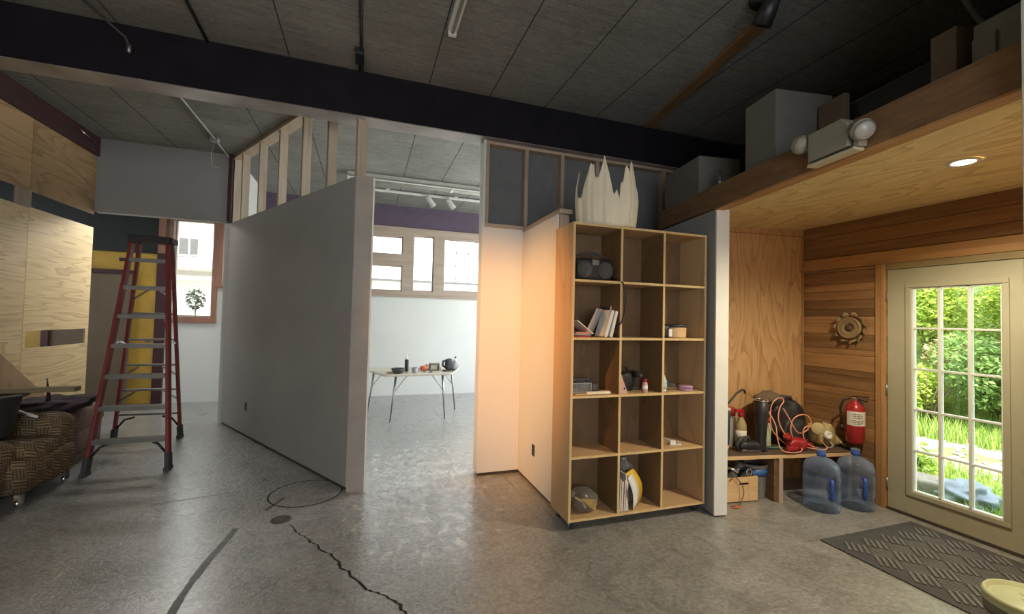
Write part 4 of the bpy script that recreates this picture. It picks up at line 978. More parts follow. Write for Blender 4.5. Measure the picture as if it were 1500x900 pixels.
# items on the bench, left to right
r = ob('vacuum_nozzle', 'dark flat vacuum nozzle with a hooked tube at the left end of the bench', 'vacuum tool', .15, .17)
MB().lathe([(.036,0),(.038,.02),(.045,.22),(.055,.33),(.05,.34),(0,.34)], 20, sx=.75).build('nozzle_body', M['tub'], r)
MB().tube([(.0,.0,.33),(.03,.01,.40),(.13,.03,.49),(.19,.03,.525),(.215,.03,.515),(.22,.03,.49)],.0095,10).build('tube', M['black'], r)
MB().lathe([(.038,.0),(.039,.045)],20, sx=.75).build('collar', M['salmon'], r)
r = ob('glass_bottle', 'grey bottle behind the dark vacuum nozzle', 'bottle', .235, .25); MB().lathe([(.035,0),(.04,.01),(.04,.2),(.03,.26),(.018,.30),(.018,.33)],20).build('body', M['paper_grey'], r); MB().lathe([(.021,.32),(.021,.35),(0,.351)],14).build('cap', M['label'], r)
r = ob('spray_bottle', 'yellow bottle with a red and white cap on the bench', 'bottle', .33, .2)
MB().lathe([(.04,0),(.045,.01),(.045,.21),(.02,.27),(.02,.29)],22).build('body', M['tan'], r); MB().lathe([(.046,.06),(.046,.16)],22).build('label_band', M['label'], r)
MB().lathe([(.026,.28),(.028,.32),(0,.322)],16).box(-.06,.02,-.014,.014,.32,.35).build('trigger', M['red'], r, bevel=.004)
r = ob('bottle', 'squat bottle with a red cap behind the yellow one', 'bottle', .29, .32); MB().lathe([(.06,0),(.062,.01),(.062,.25),(.03,.31)],22).build('body', M['jug_milk'], r); MB().lathe([(.06,.27),(.062,.335),(.05,.345),(0,.346)],18).build('cap', M['red'], r)
r = ob('rubber_boot', 'shiny black rubber boot with a pale rim standing upright on the bench', 'boot', .445, .09)
m = MB(); m.lathe([(.042,.0),(.045,.02),(.043,.10),(.05,.2),(.058,.33),(.062,.45),(.057,.45),(.045,.2),(.038,.1)],26,sx=.95,sy=1.0); m.build('shaft', M['black'], r)
MB().ell((-.10,.01,.045),.12,.045,.045,24,12,None,.1,4,.75).build('foot', M['black'], r); MB().box(-.215,.05,-.035,.05,0,.016).build('sole', M['rubber'], r, bevel=.006)
MB().tube([(.0595*.95*math.cos(a),.0595*math.sin(a),.449) for a in [2*PI*i/28 for i in range(28)]],.006,8,True).build('rim', M['chrome'], r)
r = ob('caliper', 'dark clamp lying before the yellow bottle', 'clamp', .27, .085); MB().tube([(-.06,0,.01),(-.07,0,.07),(-.03,0,.115),(.05,.01,.12),(.08,.02,.06)],.016,10).build('jaw', M['tub'], r); MB().box(-.02,.10,-.02,.03,0,.022).build('base', M['tan'], r, bevel=.006)
r = ob('bottle', 'slim white bottle right of the black boot', 'bottle', .535, .16); MB().lathe([(.022,0),(.025,.01),(.025,.15),(.01,.19),(.01,.22)],18).build('body', M['label'], r)
r = ob('spray_can', 'green and white spray can right of the black boot', 'can', .60, .2); MB().lathe([(.03,0),(.032,.005),(.032,.2),(.02,.22)],22).build('body', M['lid'], r); MB().lathe([(.022,.22),(.022,.26),(0,.262)],16).build('cap', M['red'], r)
r = ob('backpack', 'big black bag slumped against the alcove wall', 'bag', .84, .30)
MB().ell((0,0,.21),.20,.13,.21,36,18,None,.22,31,.7).build('body', M['black'], r, sub=1); MB().ell((.02,-.12,.14),.13,.05,.11,24,12,None,.15,8,.6).build('front_pocket', M['tub'], r); MB().tube([(-.1,-.05,.38),(-.06,-.06,.46),(.04,-.06,.45),(.08,-.05,.37)],.013,8).build('strap', M['rubber'], r)
r = ob('fur_hat', 'brown felted hat on top behind the black bag', 'hat', .70, .34, BT); MB().ell((0,0,.24),.09,.07,.25,24,12,None,.2,14,.8).ell((0,-.02,.42),.13,.08,.06,24,12,None,.3,19).build('felt', M['cardboard'], r)
# salmon extension cord: tall loops on the bench
lp = []
def C3(x, y, z): return bp_(x, y, z)
c1 = [(.50,.10,.80),(.53,.07,.74),(.55,.04,.66),(.545,.02,.58),(.55,.0,.50),(.58,-.01,.455),(.64,-.012,.44),(.70,-.01,.437),(.76,.0,.438),(.80,.02,.45),(.80,.04,.47),(.76,.06,.49),(.72,.08,.47)]
c2 = [(.72,.12,.47),(.60,.14,.60),(.59,.15,.76),(.62,.15,.85),(.68,.14,.89),(.72,.14,.86),(.66,.12,.80),(.63,.1,.70),(.66,.08,.60),(.72,.06,.53),(.80,.05,.48),(.90,.04,.455),(1.0,.03,.445),(1.06,.03,.445),(1.08,.04,.46)]
c3 = [(1.08,.04,.46),(1.02,.05,.52),(.98,.06,.60),(.92,.06,.645),(.86,.06,.63),(.85,.06,.56),(.88,.06,.50),(.95,.06,.46),(1.02,.08,.445)]
c4 = [(.78,.08,.50),(.74,.08,.60),(.76,.08,.70),(.84,.08,.745),(.92,.08,.73),(.95,.08,.66),(.90,.08,.60),(.83,.08,.58),(.78,.08,.62),(.74,.09,.70),(.68,.1,.80)]
def smooth_path(P, sub=6):
    P = [V(p) for p in P]; out = []
    for i in range(len(P)-1):
        p0 = P[max(0,i-1)]; p1 = P[i]; p2 = P[i+1]; p3 = P[min(len(P)-1,i+2)]
        for k in range(sub):
            t = k/sub; out.append(.5*((2*p1)+(p2-p0)*t+(2*p0-5*p1+4*p2-p3)*t*t+(3*p1-p0-3*p2+p3)*t**3))
    out.append(P[-1]); return out
m = MB()
for c in (c1, c2, c3, c4): m.tube(smooth_path([bp_(*p) for p in c]), .0052, 8)
ex = tag(m.build('extension_cord', M['salmon'], None), 'salmon pink extension cord coiled in tall loops on the bench', 'cord')
r = ob('cord_reel', 'red tool with a bright red knob among the cord loops', 'power tool', .80, .085); MB().ell((0,0,.055),.10,.06,.055,22,12,None,.2,6,.7).build('body', M['red'], r); MB().cyl((-.09,-.02,.10),(-.13,-.03,.14),.028,14).build('knob', M['red'], r); MB().bar((.05,0,.05),(.17,.01,.035),.045,.04).build('grip', M['red'], r, bevel=.008)
r = ob('clamp', 'small red clamp at the front edge of the bench', 'clamp', .69, .03); MB().bar((-.03,0,.03),(.07,0,.03),.03,.035).bar((-.03,0,.0),(-.03,0,.06),.02,.02,(0,1,0)).build('jaw', M['red'], r, bevel=.006)
r = ob('hose', 'flat green hose lying along the bench', 'hose', .9, .14); MB().tube([(-.4,.0,.012),(-.2,-.03,.012),(0,.01,.012),(.15,.03,.012),(.32,.0,.012)],.011,8).build('body', M['teal'] if False else plain('green hose', (.06,.16,.12), .5), r)
r = ob('respirator', 'tan rubber respirator mask with a white valve on the bench', 'mask', 1.10, .17)
MB().ell((0,0,.115),.10,.07,.10,26,14,None,.3,17,.9).build('face_piece', M['tan'], r)
T = Matrix.Translation((-.08,-.06,.17)) @ Matrix.Rotation(1.2,4,'X') @ Matrix.Rotation(-.5,4,'Y')
MB().lathe([(.03,0),(.05,.03),(.055,.09),(.05,.1),(0,.095)],20,M=T).build('filter', M['tan'], r)
T = Matrix.Translation((.03,-.065,.12)) @ Matrix.Rotation(1.4,4,'X')
MB().lathe([(.034,0),(.04,.02),(.034,.04),(.016,.042),(.014,.03),(0,.03)],20,M=T).build('valve', M['label'], r)
MB().tube([(.06,-.05,.08),(.09,-.08,.03),(.05,-.1,.01),(0,-.1,.02)],.008,8).build('strap', M['paper_grey'], r)
r = ob('work_glove', 'long tan leather glove draped at the right end of the bench', 'glove', 1.255, .16, BT, .2)
MB().ell((-.02,0,.12),.075,.05,.12,24,14,Matrix.Rotation(-.35,4,'Y'),.2,23,.8).build('cuff', M['tan'], r)
m = MB(); m.ell((.02,-.02,.06),.05,.035,.05,18,10,None,.1,3)
for k in range(4): m.tube([(.06+.012*k,-.03+.018*k,.06),(.085+.008*k,-.035+.02*k,.03),(.09,-.04+.022*k,.012)],.012,8,r1=.009)
m.tube([(.02,-.05,.06),(.05,-.075,.03),(.06,-.08,.014)],.012,8,r1=.01); m.build('hand', M['tan'], r)
# under the bench
r = ob('crate', 'pale pine crate with a hand slot under the bench', 'crate', .235, .06, 0, .06)
def crate_end(y0, y1):
    m = MB(); m.t = .65
    grid_wall(m, 'y', y0, y1, -.19, .155, .008, .215, [(-.035,.06,.145,.168)]); return m
crate_end(-.012,.006).build('front_panel', M['crate'], r, bevel=.002); crate_end(.30,.318).build('back_panel', M['crate'], r)
for x in (-.19,.143): MB().box(x,x+.012,.0065,.2995,.008,.215).build('side_panel', M['crate'], r)
MB().box(-.177,.142,.0065,.2995,.008,.018).build('bottom_panel', M['crate'], r)
r = ob('pipe_bundle', 'dark hoses and pipe ends lying in the pine crate', 'pipes', .22, .18, .0185)
m = MB()
for k, (x, y, z, a) in enumerate(((-.1,.0,.03,.5),(-.02,.06,.05,.7),(.04,.0,.04,.62),(-.06,-.03,.12,.75))): m.cyl((x-.03,y+.1,z),(x+.05,y-.11,z+.19),.03-.003*k,14)
m.build('hoses', M['rubber'], r); MB().tube([(.09+.026*math.cos(a),-.115,.235+.026*math.sin(a)) for a in [2*PI*i/20 for i in range(20)]],.006,8,True).tube([(-.01,-.11,.245),(-.06,-.06,.26),(-.1,.0,.24)],.024,12).build('coupling', M['chrome'], r)
r = ob('bucket', 'white plastic bucket with a blue band under the bench', 'bucket', .445, .20, 0)
MB().lathe([(.10,0),(.105,.01),(.125,.27),(.132,.275),(.132,.30),(.12,.30),(.10,.02),(0,.02)],32).build('body', M['jug_milk'], r); MB().lathe([(.1215,.2),(.1268,.262)],32).build('label_band', M['blue'], r)
r = ob('sandpaper_tray', 'dark tray of scraps resting on the white bucket', 'tray', .43, .21, .302); MB().box(-.11,.09,-.06,.06,0,.025).build('body', M['ink'], r, bevel=.004); MB().bar((-.1,-.05,.035),(.10,-.09,.06),.03,.02).build('handle', M['crate'], r, bevel=.004)
m = MB(); m.tube(smooth_path([bp_(.09,.025,.195),(bp_(.115,.03,.222)),bp_(.15,.028,.225),bp_(.20,.02,.17),bp_(.215,.01,.10),bp_(.19,.0,.045),bp_(.15,-.02,.012),bp_(.06,-.03,.008)]), .0042, 8)
tag(m.build('cord', M['cardboard'], None), 'thin brown cord hanging over the front of the pine crate', 'cord')
m = MB(); m.tube(smooth_path([bp_(.06,-.045,.008),bp_(.09,-.06,.008),bp_(.13,-.045,.008),bp_(.10,-.03,.008)]), .006, 8)
tag(m.build('orange_cord', M['orange'], None), 'bit of orange cord on the floor before the pine crate', 'cord')
# --- water jugs
def jug(loc, rz, label):
    r = thing('water_jug', label, 'water jug', loc, rz)
    pr = [(.0,.0),(.118,.0),(.132,.014),(.135,.05),(.125,.062),(.134,.075),(.135,.17),(.126,.182),(.135,.194),(.135,.285),(.126,.297),(.134,.31),(.133,.345),(.118,.385),(.075,.418),(.036,.43),(.029,.44),(.029,.475),(.034,.478),(.034,.495),(.028,.496)]
    m = MB(); m.lathe(pr, 40)
    # handle recess: push the surface inward on the front
    vs = []
    for p in m.v:
        x, y, z = p
        if y < 0 and .09 < z < .29:
            w = max(0, 1-abs(x-.02)/.055)*min(1,(z-.09)/.03)*min(1,(.29-z)/.03)
            k = min(1, w*2.2); y = y + k*.055
        vs.append((x,y,z))
    m.v = vs; m.build('bottle_body', M['jug'], r)
    MB().tube([(.02,-.072,.275),(.02,-.12,.27),(.02,-.127,.24),(.02,-.127,.14),(.02,-.12,.112),(.02,-.072,.105)],.014,12).build('handle', M['jug_handle'], r)
    MB().lathe([(.0295,.441),(.0335,.443),(.0335,.474),(.0295,.476)],24).build('neck_ring', M['jug_handle'], r)
    return r
J = jug((3.745,2.66,0), -.5, 'blue water jug in front, nearer the bench leg')
J2 = dup(J, (4.075,2.60,0), -.62, 'blue water jug standing against the pine door casing')
# --- fire extinguisher
r = thing('fire_extinguisher', 'red fire extinguisher hanging on the plank wall above the jugs', 'fire extinguisher', (4.228, 2.70, .512))
MB().lathe([(0,0),(.060,.0),(.070,.012),(.071,.30),(.06,.335),(.032,.358),(.026,.372),(.026,.382)],32).build('cylinder', M['red'], r)
n = 20; a0, a1 = PI*.88, PI*1.72; vs = [(.0722*math.cos(a0+(a1-a0)*i/n), .0722*math.sin(a0+(a1-a0)*i/n), z) for z in (.16,.285) for i in range(n+1)]
lb = MB().add(vs, [(i,i+1,n+2+i,n+1+i) for i in range(n)], True).build('label_panel', M['label'], r)
m = MB()
for k, (z, f0, f1) in enumerate(((.262,.25,.62),(.245,.22,.66),(.228,.25,.64),(.205,.2,.68),(.19,.2,.68),(.176,.25,.6))):
    for q in range(9):
        b0 = a0+(a1-a0)*(f0+(f1-f0)*q/9); b1 = b0+(a1-a0)*(f1-f0)/9*(.55+.3*((q*7+k*3)%3)/2)
        m.add([(.0727*math.cos(b),.0727*math.sin(b),zz) for b, zz in ((b0,z-.004),(b1,z-.004),(b1,z+.004),(b0,z+.004))],[(0,1,2,3)])
m.build('label_print', M['ink'], lb)
MB().lathe([(.022,.38),(.024,.40),(.018,.41),(0,.411)],18).box(-.02,.02,-.03,.02,.385,.405).build('valve', M['chrome'], r, bevel=.004)
MB().bar((0,.03,.41),(.0,-.11,.425),.02,.008).bar((0,.02,.392),(0,-.10,.385),.02,.008).build('lever', M['black'], r, bevel=.002)
MB().tube([(-.02,.03,.395),(-.05,.07,.37),(-.06,.09,.30),(-.05,.09,.2),(-.045,.085,.15)],.0095,10).build('hose', M['black'], r); MB().cyl((-.045,.085,.15),(-.045,.084,.09),.011,12,r1=.017).build('nozzle', M['black'], r)
MB().box(.066,.078,-.02,.02,.2,.40).build('wall_bracket', M['steel'], r)
# --- sunflower plaque
r = thing('wall_plaque', 'round brown flower plaque with a ruffled rim on the plank wall', 'wall ornament', (4.306, 2.775, 1.545))
T = Matrix.Rotation(-PI/2, 4, 'Y')
MB().lathe([(0,.05),(.03,.05),(.034,.042),(.038,.052),(.075,.056),(.085,.05),(.092,.06),(.10,.055),(.10,.012),(0,.002)],36,M=T).build('disc', M['ceramic'], r)
MB().lathe([(.033,.0505),(.028,.058),(0,.06)],20,M=T).build('flower_centre', M['ceramic_dark'], r)
m = MB(); n = 72
for k, (r0, r1, z0_, z1_) in enumerate(((.098,.135,.02,.035),)):
    vs = []
    for rr_, zz, s_ in ((.095,.018,0),(.12,.03,.5),(.14,.04,1)):
        for i in range(n):
            a = 2*PI*i/n; q = rr_+.012*s_*math.sin(a*11); vs.append((-(zz+.014*s_*math.sin(a*11+1.2)), q*math.cos(a), q*math.sin(a)))
    m.add(vs, [(kk*n+i, kk*n+(i+1)%n, (kk+1)*n+(i+1)%n, (kk+1)*n+i) for kk in (0,1) for i in range(n)], True)
m.build('ruffled_rim', M['ceramic'], r, solid=.006)
# --- door mat with woven rib blocks
MX0, MX1, MY0, MY1 = 3.17, 4.19, .78, 2.262
mt = thing('door_mat', 'grey rubber door mat with basket pattern ribs at the glazed door', 'mat', ((MX0+MX1)/2, (MY0+MY1)/2, 0))
hx, hy = (MX1-MX0)/2, (MY1-MY0)/2
MB().box(-hx,hx,-hy,hy,.001,.009).build('mat_base', M['rubber'], mt, bevel=.003)
m = MB(); c = .135; R45 = Matrix.Rotation(PI/4, 4, 'Z')
for i in range(-14, 15):
    for j in range(-14, 15):
        ctr = R45 @ V((i*c, j*c, 0))
        if abs(ctr.x) > hx-.075 or abs(ctr.y) > hy-.075: continue
        wide = (i+j) % 2 == 0; nr = 4 if wide else 8
        for k in range(nr):
            o = -c*.5 + c*(k+.5)/nr; w = c*.26/nr
            if wide: m.box(i*c-c*.46, i*c+c*.46, j*c+o-w, j*c+o+w, .0085, .0155, R45)
            else: m.box(i*c+o-w, i*c+o+w, j*c-c*.46, j*c+c*.46, .0085, .0115, R45)
m.build('rib_pattern', M['rib'], mt)
# --- pail
pl = thing('pail', 'lidded plastic pail with a pale green top in the lower right corner', 'pail', (2.845, 1.085, .0))
MB().lathe([(0,0),(.128,0),(.13,.01),(.146,.29),(.150,.30),(.150,.315),(.147,.318)],44).build('body', M['pail'], pl)
for z in (.27,.29): MB().lathe([(.146,z-.006),(.152,z-.004),(.152,z+.004),(.146,z+.006)],44).build('rib', M['pail'], pl)
ld = MB().lathe([(.151,.318),(.157,.322),(.157,.352),(.151,.362),(.141,.362),(.136,.345),(.128,.343),(.122,.350),(0,.352)],48).build('lid', M['lid'], pl)
m = MB(); 
for a, b in (((-.03,.02),(.05,-.01)),((.0,.01),(.03,.05)),((.05,-.01),(.08,-.03))): m.bar((*a,.353),(*b,.353),.006,.003)
m.build('lid_rib', M['lid'], ld)
MB().tube([(-.15,.0,.29),(-.158,-.05,.2),(-.14,-.1,.15),(-.09,-.14,.13),(.0,-.165,.125),(.09,-.14,.13),(.14,-.1,.15),(.158,-.05,.2),(.15,0,.29)],.004,8).build('handle', M['steel'], pl)
# --- recessed light
r = thing('downlight', 'glowing round recessed light in the alcove ceiling', 'ceiling light', (3.262, 1.50, 2.527))
MB().lathe([(.052,-.004),(.072,-.006),(.075,.0),(.075,.004)],36,cap=False).build('trim_ring', M['white'], r); MB().lathe([(0,-.002),(.052,-.003)],36).build('lens', emit('warm lamp', (1,.84,.58), 30), r)
# --- emergency light on the header (local x along header, -y towards the room)
er = thing('emergency_light', 'beige emergency light unit with two lamp heads on the header board', 'emergency light', HM @ V((-1.14,-.024,2.49)), math.atan2(HU.y, HU.x)+PI)
m = MB(); m.prism([(-.155,.03),(.10,.03),(.10,.155),(.06,.195),(-.155,.195)], 0, .075, Matrix(((1,0,0,0),(0,0,-1,0),(0,1,0,0),(0,0,0,1)))); m.build('housing', M['beige'], er, bevel=.008)
m = MB().box(-.165,.13,-.07,-.0,.0,.016).build('mounting_tray', M['cream_plastic'], er, bevel=.005)
MB().box(.112,.145,-.055,-.002,.017,.05).build('bracket', M['beige'], er, bevel=.004); MB().box(-.165,-.16,-.06,-.0,.017,.06).build('bracket', M['beige'], er)
for x, sg, T0 in ((-.215,-1,Matrix.Translation((-.205,-.05,.155)) @ Matrix.Rotation(-1.1,4,'Y') @ Matrix.Rotation(.4,4,'X') @ Matrix.Scale(.8,4)), (.165,1,Matrix.Translation((.15,-.05,.10)) @ Matrix.Rotation(2.2,4,'Y') @ Matrix.Rotation(.3,4,'X') @ Matrix.Scale(.8,4))):
    q = MB().lathe([(.02,-.04),(.06,-.02),(.07,.02),(.066,.045)],24,M=T0).build('lamp_head', M['beige'], er)
    MB().lathe([(.065,.045),(.05,.066),(0,.075)],24,M=T0).build('lens', M['lens'], q)
    MB().cyl((x*.72,-.04,.13),(x*.9,-.045,.13),.016,12).build('knuckle', M['beige'], er)
# --- things stored on top of the alcove
ZT = 2.662
def wbox(label, s0, s1, o0, o1, h, mat, name='white_box', cat='box', parts=True):
    r = thing(name, label, cat, HM @ V(((s0+s1)/2, (o0+o1)/2, ZT)), math.atan2(HU.y, HU.x))
    a, b = (s1-s0)/2, (o1-o0)/2
    MB().box(-a,a,-b,b,0,h).build('body', M[mat], r, bevel=.004)
    return r
wbox('low white box nearest the bookcase on top of the alcove', .32,.91,.045,.46,.405,'box_grey'); wbox('tall white box in the middle on top of the alcove', -.575,-.275,.045,.50,.54,'box_grey')
r = thing('panel', 'dark glossy panel leaning on top of the alcove', 'panel', HM @ V((-1.0,.42,ZT)), math.atan2(HU.y, HU.x)+PI)
MB().box(-.42,.38,0,.012,0,.36).build('sheet', M['darkglass'], r); MB().box(-.42,.38,-.004,.016,.36,.368).build('edge_strip', M['rubber'], r)
r = wbox('brown board leaning behind the emergency light', -.80,-.60,.36,.40,.43,'cardboard','panel','panel')
wbox('brown cardboard box at the right on top of the alcove', -1.525,-1.415,.20,.45,.36,'cardboard','cardboard_box')
r = thing('heater_unit', 'long grey ribbed casing at the far right on top of the alcove', 'casing', HM @ V((-1.80,.22,ZT)), math.atan2(HU.y, HU.x)+PI)
MB().box(-.17,.24,-.08,.2,0,.27).build('body', M['greyblock'], r, bevel=.006)
for k in range(4): MB().box(-.165+.10*k,-.08+.10*k,-.095,-.081,.05,.2).build('panel', M['greyblock'], r, bevel=.003)
m = MB().tube(smooth_path([HM @ V(p) for p in ((-1.64,.20,ZT+.272),(-1.60,.14,ZT+.45),(-1.68,.08,ZT+.66),(-1.72,.10,ZT+.80),(-1.72,.12,CEIL-.005))]), .012, 8)
tag(m.build('cable', M['rubber'], None), 'dark cable rising to the ceiling above the grey ribbed casing', 'cable')
m = MB().cyl(HM @ V((.10,.10,ZT)), HM @ V((.10,.10,ZT+.20)), .018, 14)
tag(m.build('pipe_stub', M['steel'], None), 'short upright pipe between the two white boxes', 'pipe')
# ================================================================== OUTSIDE
GZ = -.12
def slope(x, y): return GZ + max(0, x-9.2)*.42 + .10*mnoise.noise(V((x*.6, y*.6, 2))) * min(1, max(0, x-6)/2)
gs = MB(); nx, ny = 44, 60
vs = [(4.46+16*i/nx, -8+26*j/ny) for j in range(ny+1) for i in range(nx+1)]
gs.add([(x, y, slope(x, y)) for x, y in vs], [(j*(nx+1)+i, j*(nx+1)+i+1, (j+1)*(nx+1)+i+1, (j+1)*(nx+1)+i) for j in range(ny) for i in range(nx)], True)
struct('ground_outside', gs, M['soil'], 'mossy ground rising outside the glazed door', 'ground')
gp = MB(); n = 26; ps = []
for k in range(n+1):
    y = -2+14*k/n; c = 7.55+.10*(y-3.5)+.10*math.sin(y*1.1); w = .72+.1*math.sin(y*2.3)
    ps.append((c-w, y)); ps.append((c+w, y))
gp.add([(x, y, slope(x, y)+.012) for x, y in ps], [(2*k, 2*k+1, 2*k+3, 2*k+2) for k in range(n)], True)
struct('path_outside', gp, M['gravel'], 'pale gravel path crossing outside the glazed door', 'path')
rs = random.Random(5)
m = MB()
for k in range(520):
    y = rs.uniform(.5,7.5); c = 7.55+.10*(y-3.5); x = c+rs.uniform(-.8,.8); s_ = rs.uniform(.012,.04)
    m.ell((x,y,slope(x,y)+.014), s_, s_*rs.uniform(.6,1), s_*.6, 6, 4, None, .3, k)
o = m.build('gravel', M['gravel'], None); tag(o, 'loose pale stones on the gravel path outside', 'gravel', kind='stuff')
def leafcloud(mb, c, rx, ry, rz, n, size, rs, lean=.6, fill=.55):
    for _ in range(n):
        while True:
            p = V((rs.uniform(-1,1), rs.uniform(-1,1), rs.uniform(-1,1)))
            if fill < p.length < 1: break
        p = V((c[0]+p.x*rx, c[1]+p.y*ry, c[2]+p.z*rz))
        d = V((rs.uniform(-1,.5), rs.uniform(-1,1), rs.uniform(-.5,lean))).normalized(); q = d.cross(V((rs.uniform(-1,1),rs.uniform(-1,1),rs.uniform(-1,1)))).normalized()
        s = size*rs.uniform(.6,1.3); nrm = d.cross(q)*s*.12
        mb.t = rs.random()
        mb.add([p-d*s*.5, p+q*s*.25+nrm, p+d*s*.5, p-q*s*.25+nrm], [(0,1,2),(0,2,3)])
def shrub(label, x, y, h, w, n, size, mat, seed, stems=6, name='shrub', cat='shrub', grp='shrubs outside the glazed door'):
    rs = random.Random(seed); z = slope(x, y)
    r = thing(name, label, cat, (x, y, z), 0, grp)
    m = MB()
    for k in range(5):
        leafcloud(m, (rs.uniform(-.45,.45)*w, rs.uniform(-.45,.45)*w, h*rs.uniform(.35,.78)), w*.5, w*.55, h*.34, n//5, size, rs)
    m.build('foliage', M[mat], r)
    m = MB()
    for k in range(stems):
        a = rs.uniform(0, 2*PI); e = V((math.cos(a)*w*.5, math.sin(a)*w*.5, h*rs.uniform(.6,.95)))
        m.tube([(rs.uniform(-.06,.06), rs.uniform(-.06,.06), -.03), e*.45+V((0,0,.08)), e], .018, 6, r1=.005)
    m.build('stem', M['bark'], r)
    return r
shrub('low bright yellow green bush behind the gravel path at the left pane edge', 9.2, 4.75, 1.15, .75, 2600, .10, 'leaf_y', 2)
shrub('mid green bush behind the path in the middle panes', 9.7, 4.05, 1.35, .9, 3000, .09, 'leaf_g', 3)
shrub('mid green bush behind the path in the right panes', 9.6, 3.15, 1.3, .9, 3000, .09, 'leaf_g', 4)
shrub('bright green bush on the bank in the upper left panes', 11.2, 5.7, 2.3, 1.2, 3600, .12, 'leaf_y', 5)
shrub('pale yellow bush on the bank behind the others', 12.2, 4.6, 1.6, 1.3, 3000, .12, 'leaf_y', 7)
shrub('soft green bush on the bank at the right', 11.6, 3.5, 1.6, 1.2, 3000, .11, 'leaf_g', 8)
shrub('tall straw coloured weeds on the bank', 10.6, 4.55, .9, .8, 1500, .13, 'leaf_d', 9, 12, 'weeds', 'weeds', None)
shrub('straw coloured weeds at the right of the bank', 10.7, 3.4, .8, .8, 1500, .13, 'leaf_d', 10, 12, 'weeds', 'weeds', None)
shrub('bush far to the left beyond the gravel path', 9.8, 6.6, 1.7, 1.1, 2200, .11, 'leaf_g', 12)
shrub('bush far to the right beyond the gravel path', 9.6, 1.8, 1.6, 1.1, 2200, .11, 'leaf_y', 13)
shrub('leafy weed clump beside the stone block outside', 5.75, 3.06, .42, .22, 160, .09, 'leaf_y', 14, 5, 'weeds', 'weeds', None)
def tree(label, x, y, h, cr, n, size, mat, seed, droop=0):
    rs = random.Random(seed); z = slope(x, y)
    r = thing('tree', label, 'tree', (x, y, z), 0, 'trees on the bank outside')
    m = MB()
    for k in range(8):
        a = rs.uniform(0, 2*PI); q = rs.uniform(.2,.75)
        leafcloud(m, (math.cos(a)*cr*q, math.sin(a)*cr*q, h*rs.uniform(.55,.9)), cr*.5, cr*.5, h*.17, n//8, size, rs, .3)
    m.build('crown', M[mat], r)
    m = MB().tube([(0,0,-.05),(.05,.03,h*.35),(-.03,.08,h*.85)], .10, 9, r1=.03)
    for k in range(6):
        a = rs.uniform(0,2*PI); m.tube([(.02,.03,h*rs.uniform(.35,.6)), (math.cos(a)*cr*.4, math.sin(a)*cr*.4, h*.66), (math.cos(a)*cr*.8, math.sin(a)*cr*.8, h*.78)], .03, 6, r1=.008)
    m.build('trunk', M['bark'], r)
tree('yellow green tree filling the upper left panes', 12.2, 6.1, 4.6, 1.9, 6000, .14, 'leaf_y', 21)
tree('yellow green tree behind the upper middle panes', 13.6, 5.4, 5.0, 2.0, 6000, .15, 'leaf_y', 22)
tree('blue green tree with drooping branches in the upper right panes', 9.9, 2.6, 4.6, 1.6, 6500, .16, 'leaf_b', 23)
tree('green tree far right on the bank', 12.6, 1.6, 5.0, 2.0, 4500, .15, 'leaf_g', 24)
tree('green tree far left on the bank', 12.5, 9.0, 5.0, 2.2, 4500, .15, 'leaf_g', 25)
m = MB().tube([(8.8,1.9,2.75),(9.0,3.2,2.42),(9.3,4.2,2.52),(9.6,5.4,2.62)], .018, 8, r1=.008)
tag(m.build('branch', M['bark'], None), 'thin bare branch reaching across the upper panes outside', 'branch')
gr = MB(); rs = random.Random(3)
def blade(x, y, h):
    z = slope(x, y)-.005; a = rs.uniform(0, 2*PI); b = rs.uniform(.2,.7)*h; w = rs.uniform(.004,.008)
    dx, dy = math.cos(a), math.sin(a); gr.t = rs.random()
    gr.add([(x-dy*w,y+dx*w,z),(x+dy*w,y-dx*w,z),(x+dx*b*.4+dy*w*.6,y+dy*b*.4-dx*w*.6,z+h*.6),(x+dx*b*.4-dy*w*.6,y+dy*b*.4+dx*w*.6,z+h*.6),(x+dx*b,y+dy*b,z+h)],[(0,1,2,3),(3,2,4)])
for _ in range(9000):
    x = rs.uniform(4.9,6.9); blade(x, rs.uniform(.8,5.0), rs.uniform(.06,.16))
for _ in range(13000):
    x = rs.uniform(8.15,10.6); blade(x, rs.uniform(1.2,7.0), rs.uniform(.10,.30))
for _ in range(9000): blade(rs.uniform(10.6,15), rs.uniform(1.5,9), rs.uniform(.12,.4))
tag(gr.build('grass', M['grass'], None), 'tufts of green grass either side of the gravel path', 'grass', kind='stuff')
r = thing('stone_block', 'low weathered stone block just outside the glazed door', 'stone', (5.42, 2.92, GZ), .15)
m = MB(); m.box(-.17,.17,-.30,.26,-.02,.17); m.build('body', M['stone'], r, bevel=.03, seg=3); MB().ell((-.02,.12,.19),.09,.07,.045,16,8,None,.4,3).build('moss_lump', M['soil'], r)
tag(MB().ell((5.48,2.52,GZ+.09),.22,.20,.13,36,18,None,.55,41,.8).build('tarpaulin', M['tarp'], None, sub=1), 'crumpled blue grey tarpaulin on the grass outside the door', 'tarpaulin')
